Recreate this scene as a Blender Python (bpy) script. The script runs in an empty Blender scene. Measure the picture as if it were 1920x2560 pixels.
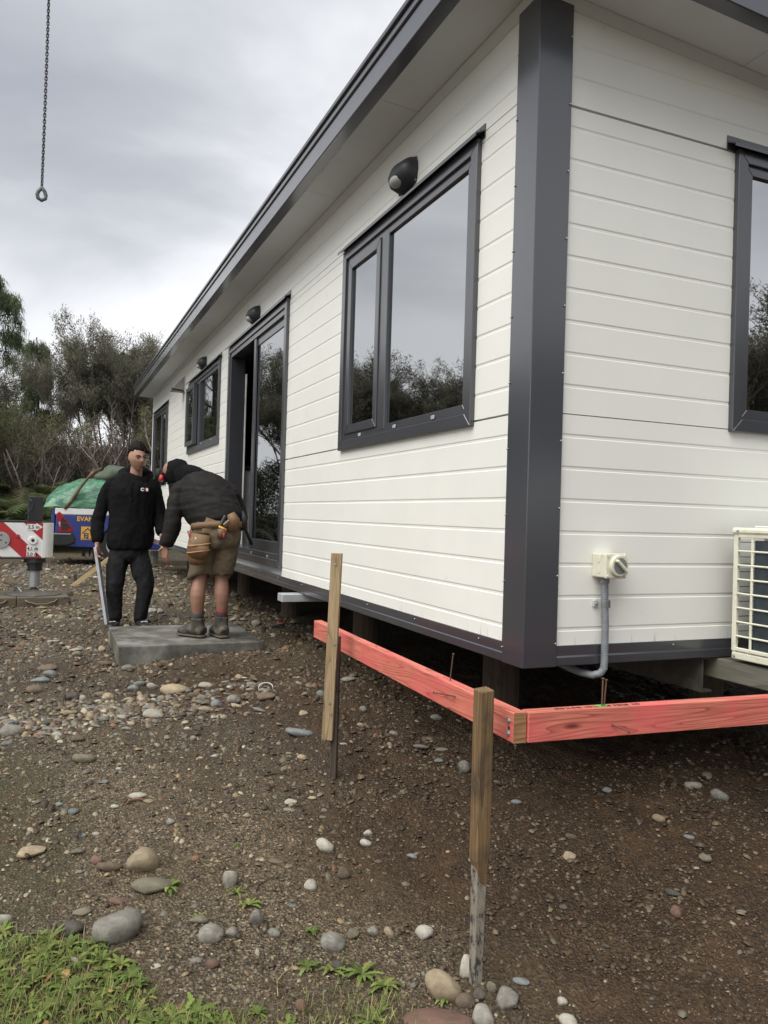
import bpy, bmesh, math, random
import numpy as np
from mathutils import Vector, Matrix, Euler
rad = math.radians
sc = bpy.context.scene
col = sc.collection
# ------------------------------------------------------------------ camera
# world frame: x along the end wall, y along the long wall, z = 0 at the underside of the cabin
CAM = Vector((-1.67382, -2.51779, 0.55541))
YAW, PITCH, ROLL = 0.404955, 0.0069675, 0.0292067
fwd = Vector((math.sin(YAW)*math.cos(PITCH), math.cos(YAW)*math.cos(PITCH), math.sin(PITCH)))
r0 = Vector((math.cos(YAW), -math.sin(YAW), 0)); u0 = r0.cross(fwd)
rgt = math.cos(ROLL)*r0 + math.sin(ROLL)*u0
upv = -math.sin(ROLL)*r0 + math.cos(ROLL)*u0
cd = bpy.data.cameras.new('camera'); cam = bpy.data.objects.new('camera', cd); col.objects.link(cam)
m = Matrix((rgt, upv, -fwd)).transposed().to_4x4(); m.translation = CAM
cam.matrix_world = m
cd.sensor_fit = 'HORIZONTAL'; cd.sensor_width = 36; cd.lens = 36*1958.27/1920
cd.clip_start = 0.05; cd.clip_end = 2000
sc.camera = cam
# ------------------------------------------------------------------ sky, sun, exposure
SUN_AZ, SUN_EL = rad(206), rad(55)         # direction to the sun: azimuth from +x, counter-clockwise
w = bpy.data.worlds.new('World'); sc.world = w; w.use_nodes = True
nt = w.node_tree; N = nt.nodes; L = nt.links; N.clear()
def nd(t, x=None, **k):
    n = x.nodes.new(t) if x else N.new(t)
    for a, b in k.items(): setattr(n, a, b)
    return n
wo = nd('ShaderNodeOutputWorld'); bg = nd('ShaderNodeBackground'); L.new(bg.outputs[0], wo.inputs[0])
sky = nd('ShaderNodeTexSky', sky_type='NISHITA', sun_disc=False, sun_elevation=SUN_EL, sun_rotation=rad(90)-SUN_AZ, dust_density=3.0)
skm = nd('ShaderNodeMix', data_type='RGBA', blend_type='MULTIPLY'); skm.inputs[0].default_value = 1
L.new(sky.outputs[0], skm.inputs[6]); skm.inputs[7].default_value = (.08, .08, .08, 1)
tc = nd('ShaderNodeTexCoord'); mp = nd('ShaderNodeMapping'); mp.inputs['Scale'].default_value = (1, 1, 2.3); mp.inputs['Location'].default_value = (1.7, .6, .2)
L.new(tc.outputs['Generated'], mp.inputs[0])
nz = nd('ShaderNodeTexNoise'); nz.inputs['Scale'].default_value = 1.7; nz.inputs['Detail'].default_value = 7; nz.inputs['Roughness'].default_value = .48; nz.inputs['Distortion'].default_value = .35
L.new(mp.outputs[0], nz.inputs[0])
sep = nd('ShaderNodeSeparateXYZ'); L.new(tc.outputs['Generated'], sep.inputs[0])
el = nd('ShaderNodeMapRange'); el.inputs[1].default_value = .08; el.inputs[2].default_value = .52; el.inputs[3].default_value = .40; el.inputs[4].default_value = -.05
L.new(sep.outputs['Z'], el.inputs[0])
nc = nd('ShaderNodeMapRange', clamp=False); nc.inputs[1].default_value = .3; nc.inputs[2].default_value = .7; nc.inputs[3].default_value = .25; nc.inputs[4].default_value = .74
L.new(nz.outputs[0], nc.inputs[0])
ad = nd('ShaderNodeMath', operation='ADD'); L.new(nc.outputs[0], ad.inputs[0]); L.new(el.outputs[0], ad.inputs[1])
cr = nd('ShaderNodeValToRGB')
for i, (p, c) in enumerate([(.28, (.160, .168, .184)), (.46, (.205, .212, .226)), (.57, (.262, .267, .280)), (.68, (.345, .348, .358)), (.82, (.43, .43, .435))]):
    e = cr.color_ramp.elements[i] if i < 2 else cr.color_ramp.elements.new(p)
    e.position = p; e.color = (*c, 1)
L.new(ad.outputs[0], cr.inputs[0])
mx = nd('ShaderNodeMix', data_type='RGBA'); mx.inputs[0].default_value = .93
L.new(skm.outputs[2], mx.inputs[6]); L.new(cr.outputs[0], mx.inputs[7]); L.new(mx.outputs[2], bg.inputs[0])
bg.inputs[1].default_value = 1.0
sl = bpy.data.lights.new('sun', 'SUN'); sl.energy = 1.5; sl.angle = rad(55); sl.color = (1, .975, .93)
so = bpy.data.objects.new('sun', sl); col.objects.link(so)
sdir = Vector((math.cos(SUN_AZ)*math.cos(SUN_EL), math.sin(SUN_AZ)*math.cos(SUN_EL), math.sin(SUN_EL)))
so.rotation_euler = (-sdir).to_track_quat('-Z', 'Y').to_euler(); so.location = (-6, -8, 12)
vs = sc.view_settings
vs.view_transform = 'Standard'; vs.look = 'None'; vs.gamma = 1; vs.use_curve_mapping = False; vs.exposure = 1.48
sc.cycles.use_denoising = True
sc.cycles.max_bounces = 8; sc.cycles.transparent_max_bounces = 16
# ------------------------------------------------------------------ helpers
rng = np.random.default_rng(7); random.seed(7)
def tag(o, label=None, cat=None, group=None, kind=None):
    if label: o['label'] = label
    if cat: o['category'] = cat
    if group: o['group'] = group
    if kind: o['kind'] = kind
    return o
def empty(name, loc=(0, 0, 0), rz=0, parent=None):
    o = bpy.data.objects.new(name, None); col.objects.link(o); o.location = loc; o.rotation_euler = (0, 0, rz)
    o.empty_display_size = .1
    if parent: o.parent = parent
    return o
def link(name, me, parent=None, loc=None, rot=None, scale=None):
    o = bpy.data.objects.new(name, me); col.objects.link(o)
    if parent: o.parent = parent
    if loc is not None: o.location = loc
    if rot is not None: o.rotation_euler = rot
    if scale is not None: o.scale = scale
    return o
class MB:
    def __init__(s): s.v = []; s.f = []
    def add(s, v, f):
        n = len(s.v); s.v += [tuple(p) for p in v]; s.f += [tuple(i+n for i in q) for q in f]; return s
    def box(s, x0, x1, y0, y1, z0, z1, mat=None):
        v = [(x, y, z) for z in (z0, z1) for y in (y0, y1) for x in (x0, x1)]
        if mat is not None: v = [mat @ Vector(p) for p in v]
        return s.add(v, [(0, 2, 3, 1), (4, 5, 7, 6), (0, 1, 5, 4), (2, 6, 7, 3), (0, 4, 6, 2), (1, 3, 7, 5)])
    def prism(s, poly, axis, a, b):
        # poly in the two other axes (order x,y,z without axis), extruded from a to b
        def P(u, v, t): return {'x': (t, u, v), 'y': (u, t, v), 'z': (u, v, t)}[axis]
        n = len(poly); v = [P(*p, a) for p in poly]+[P(*p, b) for p in poly]
        area = sum(poly[i][0]*poly[(i+1) % n][1]-poly[(i+1) % n][0]*poly[i][1] for i in range(n))
        f = [tuple(range(n)), tuple(range(2*n-1, n-1, -1))]+[(i, i+n, (i+1) % n+n, (i+1) % n) for i in range(n)]
        flip = (area > 0) ^ (axis == 'y') ^ (b < a)
        if not flip: f = [q[::-1] for q in f]
        else: pass
        f = [q[::-1] for q in f]
        return s.add(v, f)
    def tube(s, pts, rr, n=8, cap=True, up=None):
        pts = [Vector(p) for p in pts]; k = len(pts)
        if not hasattr(rr, '__len__'): rr = [rr]*k
        rr = [(r, r) if not hasattr(r, '__len__') else r for r in rr]
        base = len(s.v); ref = Vector(up) if up else None; prev = None
        for i, p in enumerate(pts):
            t = (pts[min(i+1, k-1)]-pts[max(i-1, 0)])
            if t.length < 1e-9: t = Vector((0, 0, 1))
            t.normalize()
            if prev is None:
                a = ref if ref is not None else (Vector((1, 0, 0)) if abs(t.x) < .8 else Vector((0, 1, 0)))
            else: a = ref if ref is not None else prev
            a = a-t*a.dot(t)
            if a.length < 1e-6: a = t.orthogonal()
            a.normalize(); b = t.cross(a); prev = a
            for j in range(n):
                c, d = math.cos(2*math.pi*j/n), math.sin(2*math.pi*j/n)
                s.v.append(tuple(p+a*(c*rr[i][0])+b*(d*rr[i][1])))
        for i in range(k-1):
            for j in range(n):
                q = base+i*n; s.f.append((q+j, q+(j+1) % n, q+n+(j+1) % n, q+n+j))
        if cap:
            s.f.append(tuple(base+j for j in range(n))[::-1]); s.f.append(tuple(base+(k-1)*n+j for j in range(n)))
        return s
    def ellipsoid(s, c, r, nu=14, nv=9, fn=None, mat=None):
        v = []; f = []
        for i in range(nv+1):
            th = math.pi*i/nv
            for j in range(nu):
                ph = 2*math.pi*j/nu
                d = Vector((math.sin(th)*math.cos(ph), math.sin(th)*math.sin(ph), math.cos(th)))
                p = Vector((d.x*r[0], d.y*r[1], d.z*r[2]))
                if fn: p = fn(d, p)
                if mat is not None: p = mat @ p
                v.append(Vector(c)+p)
        for i in range(nv):
            for j in range(nu):
                f.append((i*nu+j, (i+1)*nu+j, (i+1)*nu+(j+1) % nu, i*nu+(j+1) % nu))
        return s.add(v, f)
    def mesh(s, name, mat=None, smooth=False):
        me = bpy.data.meshes.new(name); me.from_pydata(s.v, [], s.f)
        if mat: me.materials.append(mat)
        if smooth: me.polygons.foreach_set('use_smooth', [True]*len(me.polygons))
        me.update(); return me
    def build(s, name, mat, parent=None, smooth=False, bevel=0, seg=1, loc=None, rot=None, angle=None):
        o = link(name, s.mesh(name, mat, smooth), parent, loc, rot)
        if bevel:
            b = o.modifiers.new('bevel', 'BEVEL'); b.width = bevel; b.segments = seg; b.limit_method = 'ANGLE'; b.angle_limit = rad(35)
            b.harden_normals = False
        if angle:
            o.data.set_sharp_from_angle(angle=rad(angle))
        return o
def box(name, mat, b, parent=None, bevel=.003, **k):
    return MB().box(*b).build(name, mat, parent, bevel=bevel, **k)
def np_mesh(name, V, F, mats, colors=None, smooth=True):
    """V (n,3), F (m,3) triangles, colors per vertex (n,3)"""
    me = bpy.data.meshes.new(name)
    V = np.ascontiguousarray(V, np.float32); F = np.ascontiguousarray(F, np.int32)
    k = F.shape[1]
    me.vertices.add(len(V)); me.vertices.foreach_set('co', V.ravel())
    me.loops.add(F.size); me.loops.foreach_set('vertex_index', F.ravel())
    me.polygons.add(len(F)); me.polygons.foreach_set('loop_start', np.arange(0, F.size, k, dtype=np.int32))
    me.polygons.foreach_set('loop_total', np.full(len(F), k, np.int32))
    me.polygons.foreach_set('use_smooth', np.full(len(F), smooth))
    if colors is not None:
        ca = me.color_attributes.new('Col', 'FLOAT_COLOR', 'POINT')
        c4 = np.ones((len(V), 4), np.float32); c4[:, :3] = colors
        ca.data.foreach_set('color', c4.ravel())
    me.update(calc_edges=True); me.validate()
    for m_ in (mats if isinstance(mats, (list, tuple)) else [mats]): me.materials.append(m_)
    return me
# lattice noise in numpy
def _hash(ix, iy, seed):
    h = (ix.astype(np.int64)*374761393+iy.astype(np.int64)*668265263+seed*1442695041) & 0x7fffffff
    h = ((h ^ (h >> 13))*1274126177) & 0x7fffffff
    return ((h ^ (h >> 16)) & 0xffff)/65535.0
def vnoise(x, y, seed=0):
    x = np.asarray(x, float); y = np.asarray(y, float)
    ix = np.floor(x); iy = np.floor(y); fx = x-ix; fy = y-iy
    ix = ix.astype(np.int64); iy = iy.astype(np.int64)
    u = fx*fx*(3-2*fx); v = fy*fy*(3-2*fy)
    a = _hash(ix, iy, seed); b = _hash(ix+1, iy, seed); c = _hash(ix, iy+1, seed); d = _hash(ix+1, iy+1, seed)
    return (a*(1-u)+b*u)*(1-v)+(c*(1-u)+d*u)*v
def fbm(x, y, seed=0, octv=4):
    s_ = 0; a = .5; t = 0
    for i in range(octv):
        s_ = s_+a*vnoise(np.asarray(x)*2**i+17*i, np.asarray(y)*2**i-9*i, seed+i); t += a; a *= .5
    return s_/t
def sstep(a, b, x):
    t = np.clip((np.asarray(x, float)-a)/(b-a), 0, 1); return t*t*(3-2*t)
# ------------------------------------------------------------------ terrain height
CP = np.array([(-1.67, -2.5, -1.0), (-.46, -.53, -.80), (-.45, .85, -.66), (-1.2, 3.4, -.60), (-.1, 3.2, -.57), (-.9, 5.4, -.55),
    (-1.8, 7, -.5), (-.7, 13.5, -.5), (.5, 6.9, -.43), (.5, 4.95, -.45), (.6, 3, -.47), (.6, 1.1, -.56), (.6, .3, -.63), (1.3, -.5, -.66), (1.6, -1.5, -.76), (-2.8, 0, -.74),
    (-2.6, 3, -.61), (-4, 7, -.52), (2.5, 6, -.42), (2.5, 2.5, -.55), (-3, 13, -.5), (2.0, -2.8, -.9), (-3.8, -2.5, -.97), (.1, -1.9, -.92),
    (-5, 3, -.65), (5, 0, -.7), (6, 6, -.5), (4, 13, -.5), (-7, 10, -.5), (0, 17, -.48), (-6, 16, -.5)])
def _tps(r2): return np.where(r2 > 1e-12, r2*np.log(np.maximum(r2, 1e-12)), 0)
_n = len(CP); _K = _tps(((CP[:, None, :2]-CP[None, :, :2])**2).sum(-1))+np.eye(_n)*.02
_P = np.c_[np.ones(_n), CP[:, :2]]
_A = np.block([[_K, _P], [_P.T, np.zeros((3, 3))]]); _W = np.linalg.solve(_A, np.r_[CP[:, 2], 0, 0, 0])
def g0(x, y):
    x = np.asarray(x, float); y = np.asarray(y, float); sh = x.shape; xf = x.ravel(); yf = y.ravel(); out = np.empty(xf.size)
    for i in range(0, xf.size, 60000):
        X = np.clip(xf[i:i+60000], -8, 7); Y = np.clip(yf[i:i+60000], -3.5, 17.5)
        k = _tps((X[:, None]-CP[:, 0])**2+(Y[:, None]-CP[:, 1])**2)
        out[i:i+60000] = k @ _W[:_n]+_W[_n]+_W[_n+1]*X+_W[_n+2]*Y
    out = out.reshape(sh)
    d = np.hypot(x+1.5, y+2.5)
    return out+.75*sstep(19.5, 27, d)+.3*sstep(30, 60, d)
def soil(x, y):
    """0 = gravel, 1 = freshly dug brown soil"""
    n = fbm(np.asarray(x)*1.3, np.asarray(y)*1.3, 31, 3)-.5
    a = sstep(-.75, -.15, x+.35*n*2+.12*(np.asarray(y)+.5))*(1-sstep(2.2, 3.4, np.asarray(y)))     # along the cabin and the right foreground
    b = np.exp(-(((x+.55)/.75)**2+((y-2.75)/.75)**2)*1.2)*1.1
    c = np.exp(-(((x+1.45)/.22)**2+((y-3.45)/.35)**2))*.8
    return np.clip(np.maximum(np.maximum(a, b), c)+n*.5*(a > .05), 0, 1)
def gh(x, y):
    x = np.asarray(x, float); y = np.asarray(y, float)
    z = g0(x, y); s_ = soil(x, y); d = np.hypot(x+1.67, y+2.5); fade = 1-sstep(8, 16, d)
    z = z+.035*(fbm(x*1.1, y*1.1, 3, 3)-.5)
    z = z+.085*np.exp(-(((x+.45)/.6)**2+((y-3.30)/.26)**2))+.05*np.exp(-(((x+.2)/.3)**2+((y-2.1)/.8)**2))
    cl = fbm(x*11, y*11, 5, 4)-.45
    z = z+fade*(.012+.036*s_)*cl+fade*s_*.022*np.maximum(fbm(x*26, y*26, 9, 2)-.55, 0)*2
    z = z+fade*.006*(fbm(x*42, y*42, 12, 2)-.5)
    return z
# ------------------------------------------------------------------ materials
def new_mat(name):
    mt = bpy.data.materials.new(name); mt.use_nodes = True
    t = mt.node_tree; b = t.nodes['Principled BSDF']; return mt, t, b
def rgb(c): return (c[0], c[1], c[2], 1)
def s2l(*c): return tuple(((v/255)/12.92 if v/255 <= .04045 else ((v/255+.055)/1.055)**2.4) for v in c)
def noise(t, scale=10, detail=4, rough=.55, coord='Object', dist=0, sc3=None):
    tcn = t.nodes.new('ShaderNodeTexCoord'); n = t.nodes.new('ShaderNodeTexNoise')
    n.inputs['Scale'].default_value = scale; n.inputs['Detail'].default_value = detail; n.inputs['Roughness'].default_value = rough; n.inputs['Distortion'].default_value = dist
    if sc3:
        mpn = t.nodes.new('ShaderNodeMapping'); mpn.inputs['Scale'].default_value = sc3
        t.links.new(tcn.outputs[coord], mpn.inputs[0]); t.links.new(mpn.outputs[0], n.inputs[0])
    else: t.links.new(tcn.outputs[coord], n.inputs[0])
    return n
def ramp(t, src, stops):
    r = t.nodes.new('ShaderNodeValToRGB')
    for i, (p, c) in enumerate(stops):
        e = r.color_ramp.elements[i] if i < 2 else r.color_ramp.elements.new(p)
        e.position = p; e.color = rgb(c) if hasattr(c, '__len__') else (c, c, c, 1)
    t.links.new(src, r.inputs[0]); return r
def mixc(t, fac, a, b, mode='MIX'):
    x = t.nodes.new('ShaderNodeMix'); x.data_type = 'RGBA'; x.blend_type = mode
    for i, v in ((0, fac), (6, a), (7, b)):
        if hasattr(v, 'is_linked') or hasattr(v, 'links'): t.links.new(v, x.inputs[i])
        elif i == 0: x.inputs[0].default_value = v
        else: x.inputs[i].default_value = rgb(v)
    return x.outputs[2]
def bump(t, b, src, strength=.3, dist=.01):
    n = t.nodes.new('ShaderNodeBump'); n.inputs['Strength'].default_value = strength; n.inputs['Distance'].default_value = dist
    t.links.new(src, n.inputs['Height']); t.links.new(n.outputs[0], b.inputs['Normal']); return n
def plain(name, c, rough=.5, metal=0, var=.12, scale=8, bmp=0, bscale=60, spec=.5, coord='Object', dirt=None, rvar=.08):
    mt, t, b = new_mat(name)
    n = noise(t, scale, 5, .6, coord)
    lo = tuple(v*(1-var) for v in c); hi = tuple(min(v*(1+var), .95) for v in c)
    r = ramp(t, n.outputs[0], [(.3, lo), (.7, hi)]); out = r.outputs[0]
    if dirt:
        n2 = noise(t, dirt[1], 6, .65, coord); f = ramp(t, n2.outputs[0], [(dirt[2], 0.0), (dirt[3], 1.0)])
        out = mixc(t, f.outputs[0], out, dirt[0])
    t.links.new(out, b.inputs['Base Color'])
    b.inputs['Roughness'].default_value = rough; b.inputs['Metallic'].default_value = metal; b.inputs['Specular IOR Level'].default_value = spec
    n3 = noise(t, scale*3, 3, .6, coord); rr = ramp(t, n3.outputs[0], [(.3, max(rough-rvar, .02)), (.7, min(rough+rvar, 1))]); t.links.new(rr.outputs[0], b.inputs['Roughness'])
    if bmp:
        n4 = noise(t, bscale, 4, .6, coord); bump(t, b, n4.outputs[0], bmp, .005)
    return mt
M = {}
M['clad'] = plain('painted_cladding', (.785, .782, .728), .42, var=.025, scale=2.2, bmp=.02, bscale=90, dirt=((.52, .51, .44), 5, .66, .92))
def clad_streaks(mt):
    t = mt.node_tree; b = t.nodes['Principled BSDF']; src = b.inputs['Base Color'].links[0].from_socket
    tcn = t.nodes.new('ShaderNodeTexCoord'); sp = t.nodes.new('ShaderNodeSeparateXYZ'); t.links.new(tcn.outputs['Object'], sp.inputs[0])
    zf = t.nodes.new('ShaderNodeMapRange'); zf.inputs[1].default_value = .13; zf.inputs[2].default_value = .075; t.links.new(sp.outputs['Z'], zf.inputs[0])
    n = noise(t, 9, 5, .7, sc3=(4, 4, .5)); f = ramp(t, n.outputs[0], [(.56, 0.0), (.80, .8)])
    mu = t.nodes.new('ShaderNodeMath'); mu.operation = 'MULTIPLY'; t.links.new(f.outputs[0], mu.inputs[0]); t.links.new(zf.outputs[0], mu.inputs[1])
    n2 = noise(t, 170, 2, .5); f2 = ramp(t, n2.outputs[0], [(.735, 0.0), (.76, .7)])
    c = mixc(t, mu.outputs[0], src, (.22, .23, .10)); c = mixc(t, f2.outputs[0], c, (.25, .23, .19)); t.links.new(c, b.inputs['Base Color'])
clad_streaks(M['clad'])
M['soffit'] = plain('painted_soffit', (.66, .68, .70), .55, var=.03, scale=3)
M['dark'] = plain('charcoal_steel', (.034, .037, .046), .34, spec=.7, var=.05, scale=2.0, rvar=.02)
M['alu'] = plain('charcoal_aluminium', (.040, .042, .049), .30, spec=.8, var=.04, scale=3, rvar=.02)
def coat(mt, w_, r_, ior=1.6):
    b = mt.node_tree.nodes['Principled BSDF']; b.inputs['Coat Weight'].default_value = w_; b.inputs['Coat Roughness'].default_value = r_; b.inputs['Coat IOR'].default_value = ior
coat(M['dark'], .85, .18, 1.7); coat(M['alu'], .4, .2)
M['fitting'] = plain('charcoal_fitting', (.030, .031, .035), .5, var=.1)
M['brushed'] = plain('brushed_steel', (.42, .43, .45), .38, metal=.6, var=.08)
M['blackplastic'] = plain('black_plastic', (.018, .018, .02), .42, var=.15)
M['screw'] = plain('zinc_screw', (.42, .42, .41), .38, metal=.8)
M['under'] = plain('underfloor_timber', (.06, .05, .04), .85, var=.3, bmp=.2)
M['galv'] = plain('galvanised_steel', (.46, .48, .50), .45, metal=.35, var=.15, scale=14)
M['blk'] = plain('black_metal', (.022, .022, .025), .45, var=.2, dirt=((.07, .06, .05), 9, .58, .8))
M['chrome'] = plain('chromed_rod', (.55, .56, .58), .18, metal=1, var=.05)
M['conduit'] = plain('grey_conduit', (.20, .215, .23), .5, var=.18, scale=22, dirt=((.13, .14, .06), 16, .6, .85))
M['cream'] = plain('cream_plastic', (.66, .65, .52), .45, var=.06, scale=20, dirt=((.20, .20, .08), 26, .6, .9))
M['acwhite'] = plain('ivory_enamel', (.70, .69, .56), .4, var=.06, scale=10, dirt=((.24, .25, .10), 22, .58, .9))
M['coil'] = plain('coil_fins', (.030, .042, .050), .5, var=.35, scale=18, spec=.4)
M['white'] = plain('white_paint', (.78, .78, .76), .45, var=.05, dirt=((.35, .32, .28), 12, .66, .95))
M['red'] = plain('red_paint', (.42, .025, .03), .42, var=.1, dirt=((.16, .08, .06), 10, .66, .95))
M['grey'] = plain('grey_disc', (.32, .33, .33), .5, var=.08)
M['ink'] = plain('black_ink', (.012, .012, .012), .6)
M['blue'] = plain('blue_paint', (.030, .048, .21), .32, var=.08, dirt=((.09, .085, .10), 4, .55, .9))
M['yellow'] = plain('yellow_vinyl', (.72, .40, .03), .45, var=.05)
M['rubber'] = plain('tyre_rubber', (.02, .02, .02), .8, var=.2)
M['lamp_red'] = plain('tail_lamp', (.36, .012, .018), .15, var=.1)
M['lens'] = plain('frosted_lens', (.42, .42, .40), .5)
M['straw'] = plain('dry_stalk', (.36, .27, .13), .8, var=.2)
M['steelgrey'] = plain('weathered_plate', (.10, .095, .085), .6, metal=.2, var=.3, dirt=((.16, .12, .08), 8, .5, .8))
# glass: tinted pane with a strong surface reflection
def glass(name, tint=(.20, .22, .22), ior=6.0):
    mt, t, b = new_mat(name); t.nodes.remove(b); o = t.nodes['Material Output']
    g = t.nodes.new('ShaderNodeBsdfGlossy'); g.inputs['Roughness'].default_value = .012; g.inputs['Color'].default_value = (.93, .95, .97, 1)
    tr = t.nodes.new('ShaderNodeBsdfTransparent'); tr.inputs[0].default_value = rgb(tint)
    fr = t.nodes.new('ShaderNodeFresnel'); fr.inputs[0].default_value = ior
    x = t.nodes.new('ShaderNodeMixShader'); t.links.new(fr.outputs[0], x.inputs[0]); t.links.new(tr.outputs[0], x.inputs[1]); t.links.new(g.outputs[0], x.inputs[2])
    t.links.new(x.outputs[0], o.inputs[0])
    n = noise(t, 1.1, 2, .5); bn = t.nodes.new('ShaderNodeBump'); bn.inputs['Strength'].default_value = .05; bn.inputs['Distance'].default_value = .02
    t.links.new(n.outputs[0], bn.inputs['Height']); t.links.new(bn.outputs[0], g.inputs['Normal'])
    return mt
M['glass'] = glass('window_glass')
# sawn timber: rings along the local length axis
def timber(name, light, dark, axis='x', rings=9, rough=.75, stain=None, knot=True):
    mt, t, b = new_mat(name)
    tcn = t.nodes.new('ShaderNodeTexCoord'); mpn = t.nodes.new('ShaderNodeMapping')
    sc3 = {'x': (.55, 9, 9), 'y': (9, .55, 9), 'z': (9, 9, .55)}[axis]
    mpn.inputs['Scale'].default_value = sc3; t.links.new(tcn.outputs['Object'], mpn.inputs[0])
    wv = t.nodes.new('ShaderNodeTexNoise'); wv.inputs['Scale'].default_value = 1.5; wv.inputs['Detail'].default_value = 1.5; wv.inputs['Distortion'].default_value = .5; wv.inputs['Roughness'].default_value = .4
    t.links.new(mpn.outputs[0], wv.inputs[0])
    mu = t.nodes.new('ShaderNodeMath'); mu.operation = 'MULTIPLY'; mu.inputs[1].default_value = rings; t.links.new(wv.outputs[0], mu.inputs[0])
    fr = t.nodes.new('ShaderNodeMath'); fr.operation = 'FRACT'; t.links.new(mu.outputs[0], fr.inputs[0])
    r = ramp(t, fr.outputs[0], [(0, light), (.45, light), (.86, tuple(a*.45+b_*.55 for a, b_ in zip(light, dark))), (.95, dark), (1, light)])
    fn = t.nodes.new('ShaderNodeTexNoise'); fn.inputs['Scale'].default_value = 14; fn.inputs['Detail'].default_value = 3
    t.links.new(mpn.outputs[0], fn.inputs[0])
    f2 = ramp(t, fn.outputs[0], [(.35, .74), (.65, 1.0)])
    c = mixc(t, 1.0, r.outputs[0], f2.outputs[0], 'MULTIPLY')
    if stain:
        n2 = noise(t, stain[1], 5, .6, dist=.4); f = ramp(t, n2.outputs[0], [(stain[2], 0.0), (stain[3], 1.0)])
        c = mixc(t, f.outputs[0], c, stain[0])
    if knot:
        vo = t.nodes.new('ShaderNodeTexVoronoi'); vo.inputs['Scale'].default_value = 1.0
        mk = t.nodes.new('ShaderNodeMapping'); k3 = {'x': (3.2, 11, 11), 'y': (11, 3.2, 11), 'z': (11, 11, 3.2)}[axis]; mk.inputs['Scale'].default_value = k3
        t.links.new(tcn.outputs['Object'], mk.inputs[0]); t.links.new(mk.outputs[0], vo.inputs[0])
        kf = ramp(t, vo.outputs['Distance'], [(.05, 1.0), (.13, 0.0)])
        c = mixc(t, kf.outputs[0], c, tuple(v*.55 for v in dark))
    t.links.new(c, b.inputs['Base Color']); b.inputs['Roughness'].default_value = rough
    bump(t, b, fn.outputs[0], .15, .003)
    return mt
pk, pkd = (.66, .20, .138), (.30, .048, .033)
M['red_timber_x'] = timber('pink_treated_timber', pk, pkd, 'x', 15, .6, stain=((.66, .10, .11), 3.5, .46, .72))
M['red_timber_y'] = timber('pink_treated_timber_long', pk, pkd, 'y', 13, .6, stain=((.66, .10, .11), 3.0, .46, .72))
M['endgrain'] = timber('end_grain', (.38, .20, .085), (.17, .07, .03), 'x', 10, .8, knot=False)
M['stake'] = timber('weathered_stake', (.20, .125, .055), (.09, .05, .022), 'z', 13, .8, stain=((.035, .026, .017), 6, .50, .70))
M['batten'] = timber('pale_batten', (.36, .265, .15), (.21, .14, .07), 'z', 11, .75, stain=((.25, .165, .075), 6, .48, .75))
M['darkstake'] = timber('dark_wet_stake', (.075, .055, .04), (.035, .025, .02), 'z', 7, .8)
M['pinebrace'] = timber('pale_pine', (.52, .40, .22), (.38, .26, .12), 'x', 5, .7)
M['bearer'] = timber('grey_mossy_timber', (.17, .16, .13), (.09, .085, .065), 'y', 6, .85, stain=((.12, .14, .055), 7, .5, .75))
M['pile'] = timber('treated_pile', (.085, .062, .042), (.05, .035, .024), 'z', 6, .9)
M['mat_timber'] = timber('outrigger_mat', (.15, .12, .085), (.09, .07, .05), 'x', 6, .85, stain=((.10, .10, .07), 5, .5, .8))
# painted peeling lower stake
def peel():
    mt, t, b = new_mat('peeling_paint'); n = noise(t, 30, 7, .7, sc3=(1.6, 1.6, .7)); n2 = noise(t, 60, 4, .6)
    r = ramp(t, n.outputs[0], [(.36, (.030, .030, .034)), (.44, (.06, .056, .052)), (.48, (.19, .165, .13)), (.66, (.28, .25, .20))])
    t.links.new(r.outputs[0], b.inputs['Base Color']); b.inputs['Roughness'].default_value = .7; bump(t, b, n.outputs[0], .5, .004); return mt
M['peel'] = peel()
# cast concrete, damp
def concrete():
    mt, t, b = new_mat('damp_concrete'); n = noise(t, 3.2, 6, .6); n2 = noise(t, 26, 5, .65)
    a = ramp(t, n.outputs[0], [(.38, (.050, .046, .038)), (.50, (.115, .110, .094)), (.60, (.25, .245, .222))])
    c = mixc(t, .35, a.outputs[0], ramp(t, n2.outputs[0], [(.35, (.07, .066, .056)), (.65, (.19, .185, .165))]).outputs[0])
    t.links.new(c, b.inputs['Base Color']); rr = ramp(t, n.outputs[0], [(.35, .35), (.65, .8)]); t.links.new(rr.outputs[0], b.inputs['Roughness'])
    bump(t, b, n2.outputs[0], .25, .004); return mt
M['concrete'] = concrete()
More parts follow.
